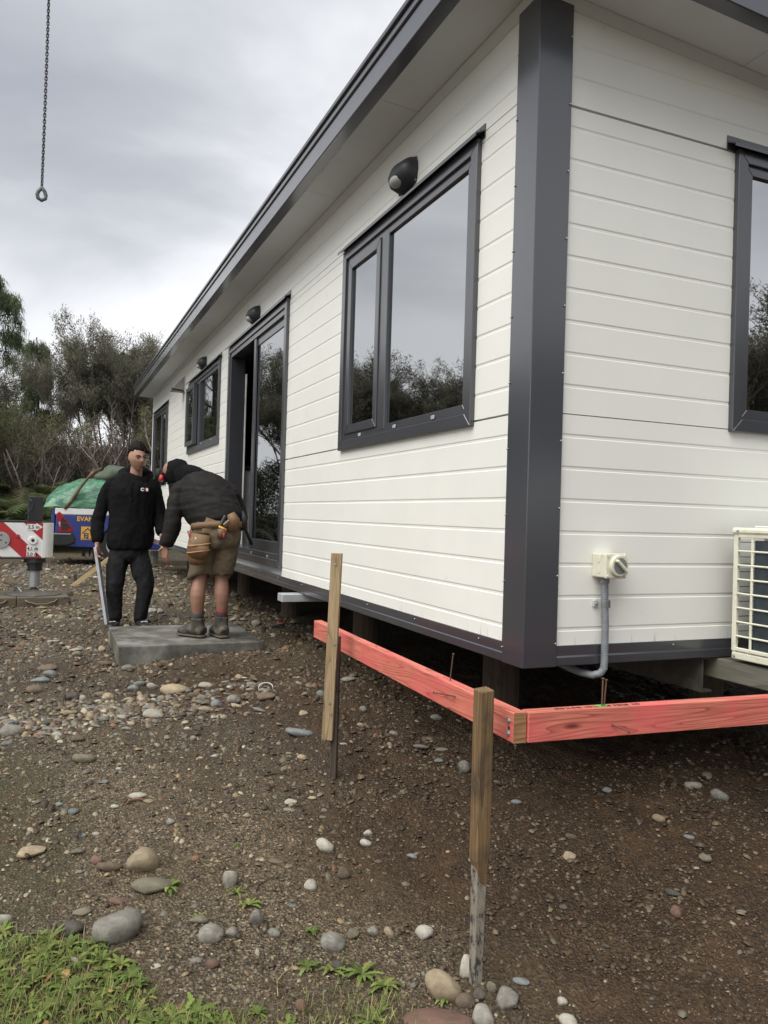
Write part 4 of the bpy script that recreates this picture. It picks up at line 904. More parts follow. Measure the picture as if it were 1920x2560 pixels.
STONES = [
(-1.322, 0.416, -0.729, 0.126, 0.113, 't', 'tan rounded boulder with a flat top on the gravel at lower left'),
(-1.43, 0.043, -0.768, 0.141, 0.118, 'g', 'largest grey oval boulder at the edge of the green weeds'),
(-1.694, 0.624, -0.715, 0.119, 0.053, 't', 'flat orange tan oval stone near the left edge'),
(-1.309, 0.261, -0.742, 0.143, 0.069, 'o', 'flat olive grey stone sunk below the tan rounded boulder'),
(-1.432, 0.427, -0.727, 0.083, 0.05, 'n', 'dark brown wet stone left of the tan rounded boulder'),
(-1.474, 0.488, -0.723, 0.049, 0.042, 'r', 'small dark reddish stone next to the brown wet stone'),
(-1.048, 0.206, -0.746, 0.048, 0.084, 'w', 'pale crescent shaped stone standing on edge in the gravel'),
(-1.014, -0.029, -0.768, 0.049, 0.071, 'g', 'grey pointed stone standing upright in the gravel'),
(-1.187, 0.031, -0.763, 0.067, 0.036, 'o', 'brown oval stone just above the weeds'),
(-1.167, -0.063, -0.774, 0.08, 0.061, 'g', 'long tilted grey tan stone touching the weeds'),
(-1.101, -0.063, -0.774, 0.045, 0.038, 'g', 'grey rounded stone right of the long tilted stone'),
(-0.973, -0.103, -0.778, 0.046, 0.032, 'g', 'pale grey stone alone right of the upright pointed stone'),
(-1.422, 0.217, -0.749, 0.061, 0.031, 'r', 'flat reddish stone above the largest grey boulder'),
(-1.535, 0.187, -0.752, 0.063, 0.028, 'o', 'flat olive stone left of the largest grey boulder'),
(-0.468, 0.362, -0.708, 0.041, 0.033, 'w', 'upper of two round white pebbles left of the near stake'),
(-0.508, 0.287, -0.711, 0.045, 0.036, 'w', 'lower of two round white pebbles left of the near stake'),
(-0.668, 0.306, -0.717, 0.069, 0.065, 's', 'tan granite stone left of the two white pebbles'),
(-0.658, 0.124, -0.744, 0.055, 0.05, 'n', 'brownish pink stone below the tan granite stone'),
(-0.816, -0.213, -0.787, 0.08, 0.057, 'g', 'broad flat grey stone left of the foot of the stake'),
(-0.743, -0.195, -0.782, 0.048, 0.038, 'o', 'olive stone right of the broad flat grey stone'),
(-0.677, -0.202, -0.782, 0.044, 0.038, 'g', 'round grey stone between the olive and the tan pebble'),
(-1.188, -0.196, -0.787, 0.043, 0.034, 'r', 'reddish stone at the right edge of the weeds'),
(-0.837, -0.318, -0.794, 0.049, 0.035, 'd', 'dark oval stone below the broad flat grey stone'),
(-1.764, 0.2, -0.754, 0.05, 0.053, 's', 'pale granite stone cut off by the left edge above the weeds'),
(-0.991, -0.444, -0.812, 0.038, 0.04, 'r', 'dark red stone low in the middle'),
(-1.285, 0.982, -0.677, 0.079, 0.039, 'w', 'chalky white patchy stone flat in the gravel'),
(-0.68, 0.723, -0.684, 0.064, 0.036, 'w', 'pale rough stone below the dark wet stake'),
(-1.571, 0.096, -0.76, 0.08, 0.05, 'd', 'flat dark slate lying in a wet hollow left of the grey boulder'),
(-1.536, 0.585, -0.719, 0.058, 0.03, 'o', 'flat olive pebble right of the orange tan stone'),
(-0.59, -0.516, -0.814, 0.113, 0.11, 't', 'big tan boulder left of the foot of the near stake'),
(-0.484, -0.476, -0.8, 0.055, 0.089, 's', 'speckled granite stone leaning against the peeling stake'),
(-0.523, -0.261, -0.784, 0.06, 0.049, 'w', 'pale round stone above the big tan boulder'),
(-0.629, -0.222, -0.783, 0.036, 0.041, 't', 'tan pebble left of the pale round stone'),
(-0.436, -0.618, -0.815, 0.074, 0.069, 'g', 'two toned grey stone right of the stake foot'),
(-0.548, -0.577, -0.82, 0.059, 0.043, 'n', 'dark brown stone right of the big tan boulder'),
(-0.659, -0.622, -0.826, 0.19, 0.068, 'r', 'long reddish boulder cut off by the bottom edge'),
(-0.532, -0.647, -0.827, 0.071, 0.071, 'w', 'pale stone with a grey cap at the bottom edge'),
(-0.498, -0.57, -0.811, 0.044, 0.04, 'd', 'dark olive stone at the foot of the stake'),
(-0.455, -0.567, -0.806, 0.034, 0.042, 'o', 'small pointed brown stone right of the stake foot'),
(-0.288, -0.674, -0.814, 0.032, 0.027, 'w', 'small pale pebble right of the two toned stone'),
(-0.324, -0.751, -0.819, 0.057, 0.038, 'w', 'pale flat stone at the bottom edge'),
(1.048, 0.181, -0.629, 0.072, 0.054, 'g', 'grey sharp edged stone with a tan rim at far right'),
(1.067, 0.052, -0.636, 0.075, 0.07, 'g', 'angular grey stone at far right below the pink beam'),
(0.273, -0.524, -0.733, 0.042, 0.042, 'r', 'round red brown stone in the dug soil at right'),
(0.609, -0.32, -0.683, 0.051, 0.033, 'o', 'olive stone in the dug soil at right'),
(0.158, 0.712, -0.623, 0.066, 0.066, 'g', 'pale grey stone left of the near stake below the beam'),
(0.366, -0.408, -0.732, 0.056, 0.028, 'd', 'flat dark stone above the round red brown stone'),
(0.272, 0.038, -0.697, 0.044, 0.032, 'n', 'small brown stone in the dug soil right of the stake'),
(-1.813, 2.019, -0.639, 0.132, 0.092, 'g', 'smooth grey boulder cut off by the left edge'),
(-1.085, 2.126, -0.623, 0.14, 0.076, 's', 'cream rounded stone with a pitted face'),
(-0.895, 2.663, -0.601, 0.181, 0.103, 't', 'long tan boulder lying across the cobbles'),
(-1.708, 2.919, -0.612, 0.135, 0.076, 'n', 'dark brown boulder at the left end of the cobbles'),
(-1.623, 3.324, -0.604, 0.107, 0.069, 'b', 'green grey stone touching the blue grey one'),
(-1.687, 3.195, -0.606, 0.134, 0.053, 'b', 'blue grey stone behind the dark brown boulder'),
(-1.646, 3.525, -0.597, 0.156, 0.068, 'n', 'long tilted brown stone behind the green grey stone'),
(-1.477, 1.484, -0.654, 0.099, 0.063, 'o', 'tilted olive stone alone on the mossy gravel'),
(-1.016, 2.8, -0.587, 0.063, 0.063, 'w', 'white speckled stone left of the long tan boulder'),
(-0.686, 2.687, -0.58, 0.111, 0.055, 's', 'speckled pale stone right of the long tan boulder'),
(-0.423, 2.126, -0.564, 0.134, 0.078, 'n', 'mottled brown boulder beside the metal hoop'),
(-0.71, 2.2, -0.607, 0.07, 0.058, 'b', 'pale blue round stone among the cobbles'),
(-0.763, 2.372, -0.604, 0.074, 0.052, 'o', 'olive stone left of the pale blue round stone'),
(-1.298, 2.622, -0.613, 0.075, 0.05, 't', 'tan rounded cobble left of the slab corner'),
(-1.336, 2.724, -0.612, 0.091, 0.048, 'n', 'brown flat cobble behind the tan rounded one'),
(-1.08, 2.892, -0.582, 0.074, 0.058, 'b', 'blue grey cobble behind the long tan boulder'),
(-1.116, 3.305, -0.596, 0.102, 0.06, 'g', 'grey cobble in front of the slab corner'),
(-1.249, 3.611, -0.6, 0.106, 0.059, 'n', 'brown stone against the left corner of the slab'),
(-1.108, 3.615, -0.602, 0.078, 0.054, 't', 'tan broken stone at the slab corner'),
(-1.241, 4.176, -0.594, 0.068, 0.081, 't', "two tan stones' larger beside the slab left side"),
(-1.438, 4.232, -0.588, 0.103, 0.045, 'w', 'pale flat stone left of the slab'),
(-1.595, 4.648, -0.58, 0.094, 0.047, 'w', 'cream stone far left of the slab'),
(-1.918, 5.199, -0.568, 0.057, 0.054, 't', 'small round tan stone near the left edge'),
(0.137, 4.637, -0.483, 0.1, 0.082, 'g', 'grey round stone right of the slab under the wall'),
(0.271, 4.445, -0.476, 0.161, 0.073, 'd', 'dark stone marked with pink spray paint'),
(-0.648, 5.927, -0.508, 0.117, 0.083, 'w', 'large pale stone between the two men'),
(-0.567, 5.899, -0.508, 0.075, 0.075, 'w', 'small pale stone beside the large pale one'),
(-1.532, 2.332, -0.627, 0.092, 0.044, 't', 'long tan cobble in front of the cobble pile'),
(-1.584, 2.432, -0.623, 0.07, 0.035, 'n', 'brown cobble left of the long tan cobble'),
(-1.42, 2.383, -0.62, 0.075, 0.033, 'b', 'pale blue flat cobble left of the grey flat one'),
(-1.354, 2.383, -0.62, 0.071, 0.033, 'g', 'grey flat cobble right of the pale blue one'),
(-1.354, 2.121, -0.627, 0.06, 0.038, 'g', 'grey cobble beside the little weed'),
(-1.595, 1.911, -0.634, 0.061, 0.036, 'w', 'white oval stone with grey spots at left'),
(-0.941, 1.638, -0.638, 0.036, 0.033, 'g', 'small grey stone alone right of the cream stone'),
(-0.885, 1.792, -0.629, 0.046, 0.033, 'd', 'small dark angular stone'),
(-1.209, 2.258, -0.622, 0.079, 0.049, 'n', 'brown cobble left of the cream rounded stone'),
(-1.446, 2.615, -0.618, 0.049, 0.054, 'w', 'small pale upright cobble'),
(-1.496, 2.643, -0.614, 0.093, 0.079, 'd', 'dark cobble left of the small pale upright cobble'),
(-0.608, 2.192, -0.587, 0.087, 0.056, 'g', 'grey flat cobble right of the pale blue stone'),
(-0.514, 1.938, -0.588, 0.077, 0.035, 'b', 'flat blue grey stone below the mottled boulder'),
(-0.784, 2.132, -0.611, 0.094, 0.031, 't', 'flat tan cobble below the olive stone'),
(-0.42, 1.436, -0.6, 0.139, 0.063, 'b', 'large smooth blue grey stone left of the pale batten'),
(-0.325, 1.693, -0.565, 0.061, 0.04, 't', 'tan stone behind the large blue grey stone'),
(-0.497, 1.156, -0.634, 0.059, 0.031, 't', 'tan oval stone in front of the pale batten'),
(-0.135, 1.96, -0.531, 0.058, 0.053, 'b', 'pale blue stone behind the batten'),
(0.176, 2.31, -0.526, 0.105, 0.032, 'g', 'flat grey stone under the pink beam'),
(-0.085, 1.427, -0.577, 0.039, 0.028, 't', 'tan pebble right of the pale batten'),
(0.008, 1.622, -0.551, 0.05, 0.041, 'g', 'pale stone pair right of the batten'),
(0.357, 1.394, -0.564, 0.067, 0.04, 'g', 'grey stone under the pink beam near the stake'),
(0.18, 0.979, -0.607, 0.07, 0.028, 'o', 'flat square olive stone left of the near stake'),
(0.094, 1.045, -0.604, 0.081, 0.024, 'g', 'long flat grey stone left of the square olive one'),
(0.106, 0.869, -0.622, 0.054, 0.023, 'b', 'blue flat stone left of the near stake'),
(-0.041, 1.131, -0.613, 0.033, 0.033, 't', 'pale upright pebble between the stakes'),
(0.042, 1.28, -0.593, 0.051, 0.03, 'g', 'grey pebble between the stakes'),
(-0.263, 1.205, -0.604, 0.036, 0.02, 'w', 'white pebble right of the pale batten foot')]
# ------------------------------------------------------------------ river stones one by one
def stone_mesh(seed, sub=3, flat=1.0):
    bm = bmesh.new(); bmesh.ops.create_icosphere(bm, subdivisions=sub, radius=1)
    r_ = np.random.default_rng(seed); k = r_.normal(size=(6, 3)); k /= np.linalg.norm(k, axis=1)[:, None]; am = r_.uniform(.02, .075, 6); fq = r_.uniform(.8, 1.9, 6); ph = r_.uniform(0, 6, 6)
    cut = r_.normal(size=(7, 3)); cut /= np.linalg.norm(cut, axis=1)[:, None]; cl_ = r_.uniform(.62, .92, 7)
    for v in bm.verts:
        d = np.array(v.co); s_ = 1+sum(am[i]*math.sin(fq[i]*d.dot(k[i])*2+ph[i]) for i in range(6))
        p = d*s_
        for i in range(7):       # soft facets
            e = p.dot(cut[i])-cl_[i]
            if e > 0: p = p-cut[i]*e*.75
        v.co = p
    me = bpy.data.meshes.new('stone'); bm.to_mesh(me); bm.free()
    me.polygons.foreach_set('use_smooth', [True]*len(me.polygons)); return me
SM = {}
def stone_of(var, c):
    if (var, c) not in SM:
        base = SM.setdefault(('base', var), stone_mesh(100+var)); me = base.copy(); me.materials.append(ST[c]); SM[(var, c)] = me
    return SM[(var, c)]
view_az = {}
def put_stone(x, y, z, W, H, c, rr, depthf=None):
    var = int(rr.integers(0, 9)); flat = H < W*.62
    sx = W/2*1.02; sz = max(H*.5*(.98 if not flat else .80), W*.17); sy = sx*rr.uniform(.70, .92) if not flat else max(sx*.6, H*.5)
    az = math.atan2(x-CAM.x, y-CAM.y)
    o = link('stone', stone_of(var, c), None, (x, y, z+sz*.32), (rr.uniform(-.12, .12), rr.uniform(-.16, .16), -az+rr.uniform(-.25, .25)), (sx, sy, sz))
    return o
rs = np.random.default_rng(21); used_xy = []
for (x, y, z, W, H, c, lab) in STONES:
    o = put_stone(x, y, float(gh(np.array([x]), np.array([y]))[0]), W, H, c, rs); tag(o, lab.replace("stones'", 'stones, the'), 'stone', 'larger river stones picked out on the gravel'); used_xy.append((x, y, W))
    if 'pink spray' in lab:
        MB().ellipsoid((.45, -.35, .62), (.5, .4, .25), 10, 6).build('paint_mark', plain('pink_spray', (.55, .09, .20), .7), o, smooth=True)
UX = np.array(used_xy)
rg.location = (-.375, 2.33, gz(-.375, 2.33)) if 'gz' in globals() else (-.375, 2.33, -.55); rg.rotation_euler = (rad(-35), 0, rad(-20))
NAMEC = {'g': 'grey', 't': 'tan', 'd': 'dark', 'w': 'pale', 'r': 'reddish', 'b': 'blue grey', 'o': 'olive', 'n': 'brown', 's': 'speckled'}
zones = [   # (n, x range, y range, size range, where)
    (112, (-1.9, -.35), (1.8, 2.75), (.035, .085), 'among the cobbles heaped before the concrete slab'),
    (34, (-2.4, -1.0), (3.0, 6.5), (.04, .10), 'on the gravel left of the concrete slab'),
    (16, (-.3, .5), (4.7, 8.5), (.05, .12), 'on the ground under the long wall past the slab'),
    (28, (-1.6, -.5), (-.2, 1.6), (.03, .055), 'loose on the gravel left of the stakes'),
    (14, (-.45, .7), (-.9, 1.0), (.03, .06), 'in the brown soil below the pink beams'),
    (12, (-1.3, -.2), (6.4, 11), (.07, .16), 'scattered far back on the gravel behind the standing man')]
for n_, xr, yr, sr, where in zones:
    for k in range(n_):
        for _ in range(20):
            x = rs.uniform(*xr); y = (rs.uniform(*yr) if where[0] != 'a' else 2.3+rs.normal()*.22+.12*(x+1.1)); s_ = sr[0]+(sr[1]-sr[0])*rs.random()**2.2
            if np.all(np.hypot(UX[:, 0]-x, UX[:, 1]-y) > (UX[:, 2]+s_)*.55) and not (-1.2-s_ < x < -.05 and 3.5-s_ < y < 4.62+s_): break
        else: continue
        c = rs.choice(list('gggggbbbttwnnnoodrs')); z = float(gh(np.array([x]), np.array([y]))[0])
        o = put_stone(x, y, z, s_, s_*rs.uniform(.35, .75), c, rs); UX = np.vstack([UX, (x, y, s_)])
        tag(o, f'small {NAMEC[c]} river stone {where}', 'stone', f'small {NAMEC[c]} stones {where}')
# ------------------------------------------------------------------ loose gravel: real pebbles, too many to count
PALG = np.array([(.15, .135, .105), (.10, .088, .068), (.058, .048, .035), (.21, .165, .10), (.105, .074, .045), (.31, .285, .23), (.16, .085, .05), (.115, .115, .098), (.072, .054, .034), (.27, .24, .18)])
PALG = PALG*np.array([1.03, .97, .86])
PW = np.array([.21, .17, .13, .11, .13, .045, .045, .08, .05, .03]); PW = PW/PW.sum()
def pebbles(n, rmin, rmax, smin, smax, pw, kind, seed, gamma=1.0, az=.72, clump=0):
    r_ = np.random.default_rng(seed)
    d = rmin*(rmax/rmin)**(r_.random(n)**gamma) if gamma else r_.uniform(rmin, rmax, n)
    a = YAW+r_.uniform(-az, az, n); x = CAM.x+d*np.sin(a); y = CAM.y+d*np.cos(a)
    keep = ~((x > -1.18) & (x < -.06) & (y > 3.52) & (y < 4.62)) & ~((x > .55) & (y > .6))
    so_ = soil(x, y); ns = fbm(x*3.1, y*3.1, 91, 3)
    keep &= r_.random(n) < (1-.50*so_)*np.clip(.25+1.6*(ns-.22), .12, 1)
    x, y, d, so_ = x[keep], y[keep], d[keep], so_[keep]; n = len(x)
    s_ = smin*(smax/smin)**(r_.random(n)**pw)*np.clip(d/3.0, .75, 3.2)
    z = gh(x, y)
    c = PALG[r_.choice(len(PALG), n, p=PW)]*r_.uniform(.72, 1.25, (n, 1)); c = c*(1-.42*so_[:, None])+np.array([.062, .040, .022])*(.42*so_[:, None])
    ang = r_.uniform(0, 2*math.pi, n); el_ = r_.uniform(.55, 1, n); hh = r_.uniform(.30, .62, n)
    if kind == 5:            # tiny: low five-sided cap
        ring = np.array([(math.cos(t), math.sin(t)) for t in np.arange(5)*2*math.pi/5])
        T_ = np.zeros((n, 6, 3)); jit = r_.uniform(.75, 1.2, (n, 5))
        T_[:, :5, 0] = ring[:, 0]*jit; T_[:, :5, 1] = ring[:, 1]*jit; T_[:, :5, 2] = -.25; T_[:, 5, 2] = 1
        Fq = np.array([(i, (i+1) % 5, 5) for i in range(5)])
    else:                    # dome of two rings
        m_ = 6; ring = np.array([(math.cos(t), math.sin(t)) for t in np.arange(m_)*2*math.pi/m_])
        T_ = np.zeros((n, 2*m_+1, 3)); jit = r_.uniform(.82, 1.15, (n, m_))
        T_[:, :m_, 0] = ring[:, 0]*jit; T_[:, :m_, 1] = ring[:, 1]*jit; T_[:, :m_, 2] = r_.uniform(-.05, .2, (n, m_))
        T_[:, m_:2*m_, 0] = ring[:, 0]*jit*.72; T_[:, m_:2*m_, 1] = ring[:, 1]*jit*.72; T_[:, m_:2*m_, 2] = r_.uniform(.66, .92, (n, m_)); T_[:, 2*m_, 2] = 1.02
        T_[:, 2*m_, :2] = r_.uniform(-.15, .15, (n, 2))
        Fq = np.array([q for i in range(m_) for q in ((i, (i+1) % m_, m_+(i+1) % m_), (i, m_+(i+1) % m_, m_+i), (m_+i, m_+(i+1) % m_, 2*m_))])
    T_[:, :, 0] *= s_[:, None]/2; T_[:, :, 1] *= (s_*el_)[:, None]/2; T_[:, :, 2] *= (s_*hh)[:, None]*.62
    tx_, ty_ = r_.uniform(-.35, .35, n), r_.uniform(-.35, .35, n)
    T_[:, :, 2] += T_[:, :, 0]*tx_[:, None]+T_[:, :, 1]*ty_[:, None]
    ca, sa = np.cos(ang)[:, None], np.sin(ang)[:, None]
    X_ = T_[:, :, 0]*ca-T_[:, :, 1]*sa+x[:, None]; Y_ = T_[:, :, 0]*sa+T_[:, :, 1]*ca+y[:, None]; Z_ = T_[:, :, 2]+z[:, None]+(s_*.03)[:, None]
    k = T_.shape[1]; V_ = np.stack([X_, Y_, Z_], -1).reshape(-1, 3)
    F_ = (Fq[None]+(np.arange(n)*k)[:, None, None]).reshape(-1, 3)
    return V_, F_, np.repeat(c, k, 0)
r_c = np.random.default_rng(66); _SV = None
def clods(n, seed):
    global soil, PALG
    keep_soil, keep_pal = soil, PALG
    soil = lambda x, y: (1-keep_soil(x, y))*1.6          # scatter where the soil is
    PALG = np.array([(.050, .031, .016)]*10)
    out = pebbles(n, 1.8, 9, .010, .034, 1.6, 6, seed, .9)
    soil, PALG = keep_soil, keep_pal
    V_, F_, C_ = out; C_ = np.array([.050, .031, .016])*np.repeat(np.random.default_rng(4).uniform(.6, 1.5, (len(C_)//13, 1)), 13, 0)
    return V_, F_, C_
V_, F_, C_ = clods(30000, 9); o = link('soil_clods', np_mesh('soil_clods', V_, F_, M['pebble'], C_)); tag(o, 'crumbly brown soil clods on the dug ground', 'soil', kind='stuff')
for nm, a in (('fine_gravel', (170000, 1.7, 11, .0035, .010, 1.2, 5, 1, .9)), ('gravel', (66000, 1.7, 16, .007, .024, 2.0, 6, 2, .85)), ('pebble_scatter', (6500, 1.8, 18, .018, .040, 2.0, 6, 3, .9))):
    V_, F_, C_ = pebbles(*a); o = link(nm, np_mesh(nm, V_, F_, M['pebble'], C_)); tag(o, {'fine_gravel': 'fine grey brown grit covering the ground', 'gravel': 'loose mixed river gravel over the ground', 'pebble_scatter': 'small scattered pebbles over the gravel'}[nm], 'gravel', kind='stuff')
# ------------------------------------------------------------------ weeds and grass, lower left
def leaf_strip(mbv, mbf, mbc, base, dirv, up, ln, wd, seg, bend, col_, lobes=0):
    side_ = np.cross(dirv, up); side_ /= np.linalg.norm(side_)+1e-9; n0 = len(mbv)
    for i in range(seg+1):
        t = i/seg; w__ = wd*(math.sin(math.pi*min(t*.86+.10, 1))**.8)*(1+lobes*(.35 if i % 2 else -.3)); w__ = max(w__, .0008 if i < seg else .0002)
        p = base+dirv*ln*t*(1-.15*bend*t)+up*(ln*(.42*t-bend*.62*t*t))
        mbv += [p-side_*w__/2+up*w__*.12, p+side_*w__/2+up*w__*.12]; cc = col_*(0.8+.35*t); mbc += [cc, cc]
    for i in range(seg): a = n0+2*i; mbf.append((a, a+1, a+3, a+2))
def rosette(seed, n=15, ln=(.035, .085), wd=(.010, .017)):
    r_ = np.random.default_rng(seed); v, f, c = [], [], []
    for k in range(n):
        a = 2*math.pi*k/n+r_.uniform(-.3, .3); e = r_.uniform(.05, .75)
        d_ = np.array([math.cos(a)*math.cos(e), math.sin(a)*math.cos(e), math.sin(e)*.6]); u_2 = np.array([0, 0, 1.0])
        g_ = np.array([(.19, .26, .065), (.25, .33, .085), (.15, .21, .055), (.31, .32, .10)][r_.integers(0, 4)])*r_.uniform(.8, 1.15)
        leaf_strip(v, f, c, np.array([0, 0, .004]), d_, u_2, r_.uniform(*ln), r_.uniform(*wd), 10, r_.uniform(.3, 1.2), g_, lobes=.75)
    return np_mesh('leaves', np.array(v), np.array(f), M['leaf'], np.array(c), smooth=True)
ros = [rosette(300+i) for i in range(5)]+[rosette(320+i, 8, (.03, .06), (.006, .010)) for i in range(3)]
rw = np.random.default_rng(5); cnt = 0; spots = []
named = [(-.924, -.295, .75, 'small weed with pointed leaves right of the weed patch'), (-.781, -.371, .95, 'large leafy weed left of the big tan boulder'), (-.86, -.33, .85, 'leafy weed in the middle of the lower right clump'), (-.736, -.432, 1.0, 'low weed touching the big tan boulder side'), (-.588, -.53, .75, 'narrow green sprig between the two boulders at the stake'), (-.861, -.137, .6, 'tiny bright sprout beside the flat grey stone'), (-.82, -.55, .9, 'weed at the bottom edge left of the reddish boulder')]
for x, y, s_, lab in named: spots.append((x, y, s_, lab, None))
while cnt < 185:
    x = rw.uniform(-2.05, -1.0); y = rw.uniform(-.62, .25)
    if rw.random() > float(weedm(np.array([x]), np.array([y]))[0])*.9+.005: continue
    if any(math.hypot(x-a, y-b) < .042 for a, b, *_ in spots[7:]): continue
    near = y < -.15
    spots.append((x, y, rw.uniform(.55, 1.05), 'green rosette weed in the patch at the lower left corner', 'rosette weeds in the lower left patch')); cnt += 1
for i, (x, y, s_, lab, grp) in enumerate(spots):
    o = link('rosette_weed', ros[i % len(ros)] if i > 6 else ros[i % 5], None, (x, y, float(gh(np.array([x]), np.array([y]))[0])-.003), (0, 0, rw.uniform(0, 6.3)), (s_,)*3); tag(o, lab, 'weed', grp)
for x, y in ((-1.45, 1.55), (-.55, 1.2), (-1.7, 1.1), (-1.62, 1.9), (-.98, .45), (-1.85, 1.5), (-1.18, 1.75)):
    o = link('rosette_weed', ros[5+int(rw.integers(0, 3))], None, (x, y, float(gh(np.array([x]), np.array([y]))[0])-.003), (0, 0, rw.uniform(0, 6)), (.5,)*3); tag(o, 'tiny sprout growing alone on the open gravel', 'weed', 'tiny sprouts on the open gravel')
v, f, c = [], [], []
rgx = np.random.default_rng(8); k = 0
while k < 5200:
    x = rgx.uniform(-2.1, -.72); y = rgx.uniform(-.68, .3); m_ = float(weedm(np.array([x]), np.array([y]))[0]); tail = math.exp(-((x+.86)/.2)**2-((y+.58)/.12)**2)
    if rgx.random() > max(m_*(.35+.9*(fbm(np.array([x*7]), np.array([y*7]), 19, 2)[0] > .5)), tail*.8): continue
    a = rgx.uniform(0, 6.28); e = rgx.uniform(.3, 1.2); d_ = np.array([math.cos(a)*math.cos(e), math.sin(a)*math.cos(e), math.sin(e)])
    cc = np.array([(.22, .28, .08), (.28, .33, .10), (.16, .21, .065), (.44, .36, .18), (.33, .26, .12)][rgx.choice(5, p=[.26, .24, .14, .22, .14])])*rgx.uniform(.75, 1.2)
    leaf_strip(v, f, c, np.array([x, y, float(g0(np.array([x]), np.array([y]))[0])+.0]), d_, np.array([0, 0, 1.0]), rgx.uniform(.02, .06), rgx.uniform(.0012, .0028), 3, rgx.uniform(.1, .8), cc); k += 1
v = np.array(v); 
zadd = gh(v[:, 0], v[:, 1])-g0(v[:, 0], v[:, 1]); v[:, 2] += zadd
o = link('grass', np_mesh('grass', v, np.array(f), M['leaf'], np.array(c))); tag(o, 'short green and straw coloured grass between the weeds', 'grass', kind='stuff')
# fallen twigs and dead leaves
def ground_stick(x, y, ln, az_, r, lab, mat):
    k = 7; pts_ = []
    for i in range(k):
        t = i/(k-1)-.5; px, py = x+ln*t*math.cos(az_)+.01*math.sin(9*t), y+ln*t*math.sin(az_)+.012*math.cos(7*t)
        pts_.append((px, py, float(gh(np.array([px]), np.array([py]))[0])+r*.9+.004))
    o = MB().tube(pts_, [r*(1-.5*i/(k-1)) for i in range(k)], 6).build('twig', mat, None, smooth=True); tag(o, lab, 'twig')
tw = plain('dead_twig', (.055, .035, .024), .9, var=.3)
ground_stick(-.93, .17, .13, .5, .003, 'dark twig lying left of the tan granite stone', tw); ground_stick(-.66, 1.0, .16, -.4, .004, 'bent dark twig on the gravel between the stakes', tw); ground_stick(-1.0, -.31, .16, .9, .0018, 'pale dry stalk beside the weeds at lower middle', M['straw'])
ground_stick(-1.30, .93, .09, .1, .006, 'rust brown strip of bark above the tan rounded boulder', plain('bark_strip', (.16, .07, .035), .9, var=.3))

dl = [plain('dead_leaf_a', (.24, .11, .05), .9, var=.3), plain('dead_leaf_b', (.34, .22, .09), .9, var=.3)]
for i in range(26):
    x = rw.uniform(-1.95, -1.0); y = rw.uniform(-.6, .3)
    if float(weedm(np.array([x]), np.array([y]))[0]) < .2: continue
    v, f, c = [], [], []; leaf_strip(v, f, c, np.zeros(3), np.array([1.0, 0, 0]), np.array([0, 0, 1.0]), rw.uniform(.02, .045), rw.uniform(.012, .022), 5, .5, np.array((1., 1, 1)))
    o = link('dead_leaf', np_mesh('dead_leaf', np.array(v), np.array(f), dl[i % 2]), None, (x, y, float(gh(np.array([x]), np.array([y]))[0])+.012), (rw.uniform(-.3, .3), rw.uniform(-.3, .3), rw.uniform(0, 6.3)))
    tag(o, ('rust brown' if i % 2 == 0 else 'straw coloured')+' dead leaf lying among the weeds at lower left', 'leaf', ('rust brown' if i % 2 == 0 else 'straw coloured')+' dead leaves among the weeds')

V_, F_, C_ = pebbles(42000, 4.1, 6.3, .016, .036, 1.4, 6, 77, 1.0, .62)
ctr = V_.reshape(-1, 13, 3).mean(1); dv = ctr[:, 1]-(2.32+.12*(ctr[:, 0]+1.1)); kp = (np.random.default_rng(3).random(len(ctr)) < np.exp(-(dv/.26)**2)*.75) & (ctr[:, 0] < -.35) & (ctr[:, 0] > -2.2)
Vk = V_.reshape(-1, 13, 3)[kp].reshape(-1, 3); Ck = C_.reshape(-1, 13, 3)[kp].reshape(-1, 3)*np.array([1.1, 1.14, 1.22]); nk = int(kp.sum())
Fk = (F_[:18][None]+(np.arange(nk)*13)[:, None, None]).reshape(-1, 3)
o = link('cobble_gravel', np_mesh('cobble_gravel', Vk, Fk, M['pebble'], Ck)); tag(o, 'thick band of grey river gravel among the cobbles before the slab', 'gravel', kind='stuff')
# ------------------------------------------------------------------ trees
class TB:
    def __init__(s): s.v = []; s.f = []; s.c = []; s.n = 0
    def tube(s, P_, R_, n, colr):
        P_ = np.asarray(P_); k = len(P_); T_ = np.gradient(P_, axis=0); T_ /= np.linalg.norm(T_, axis=1)[:, None]+1e-9
        ref = np.array([.31, .77, .2]); a = np.cross(T_, ref); a /= np.linalg.norm(a, axis=1)[:, None]+1e-9; b = np.cross(T_, a)
        th = np.arange(n)*2*math.pi/n
        V_ = P_[:, None]+(a[:, None]*np.cos(th)[None, :, None]+b[:, None]*np.sin(th)[None, :, None])*np.asarray(R_)[:, None, None]
        i = np.arange(k-1)[:, None]*n; j = np.arange(n)[None]; j2 = (j+1) % n
        q = np.stack([i+j, i+j2, i+n+j2, i+n+j], -1).reshape(-1, 4)
        s.v.append(V_.reshape(-1, 3)); s.f.append(q+s.n); s.c.append(np.tile(colr, (k*n, 1))); s.n += k*n
    def mesh(s, name, mat): return np_mesh(name, np.concatenate(s.v), np.concatenate(s.f), mat, np.concatenate(s.c))
def curve(r_, p, d, ln, k, wob, lift, droop=0):
    pts_ = [np.array(p, float)]; d = np.array(d, float)/np.linalg.norm(d)
    for i in range(k):
        d = d+r_.normal(size=3)*wob+np.array([0, 0, lift-droop*(i/k)]); d /= np.linalg.norm(d); pts_.append(pts_[-1]+d*ln/k)
    return np.array(pts_), d
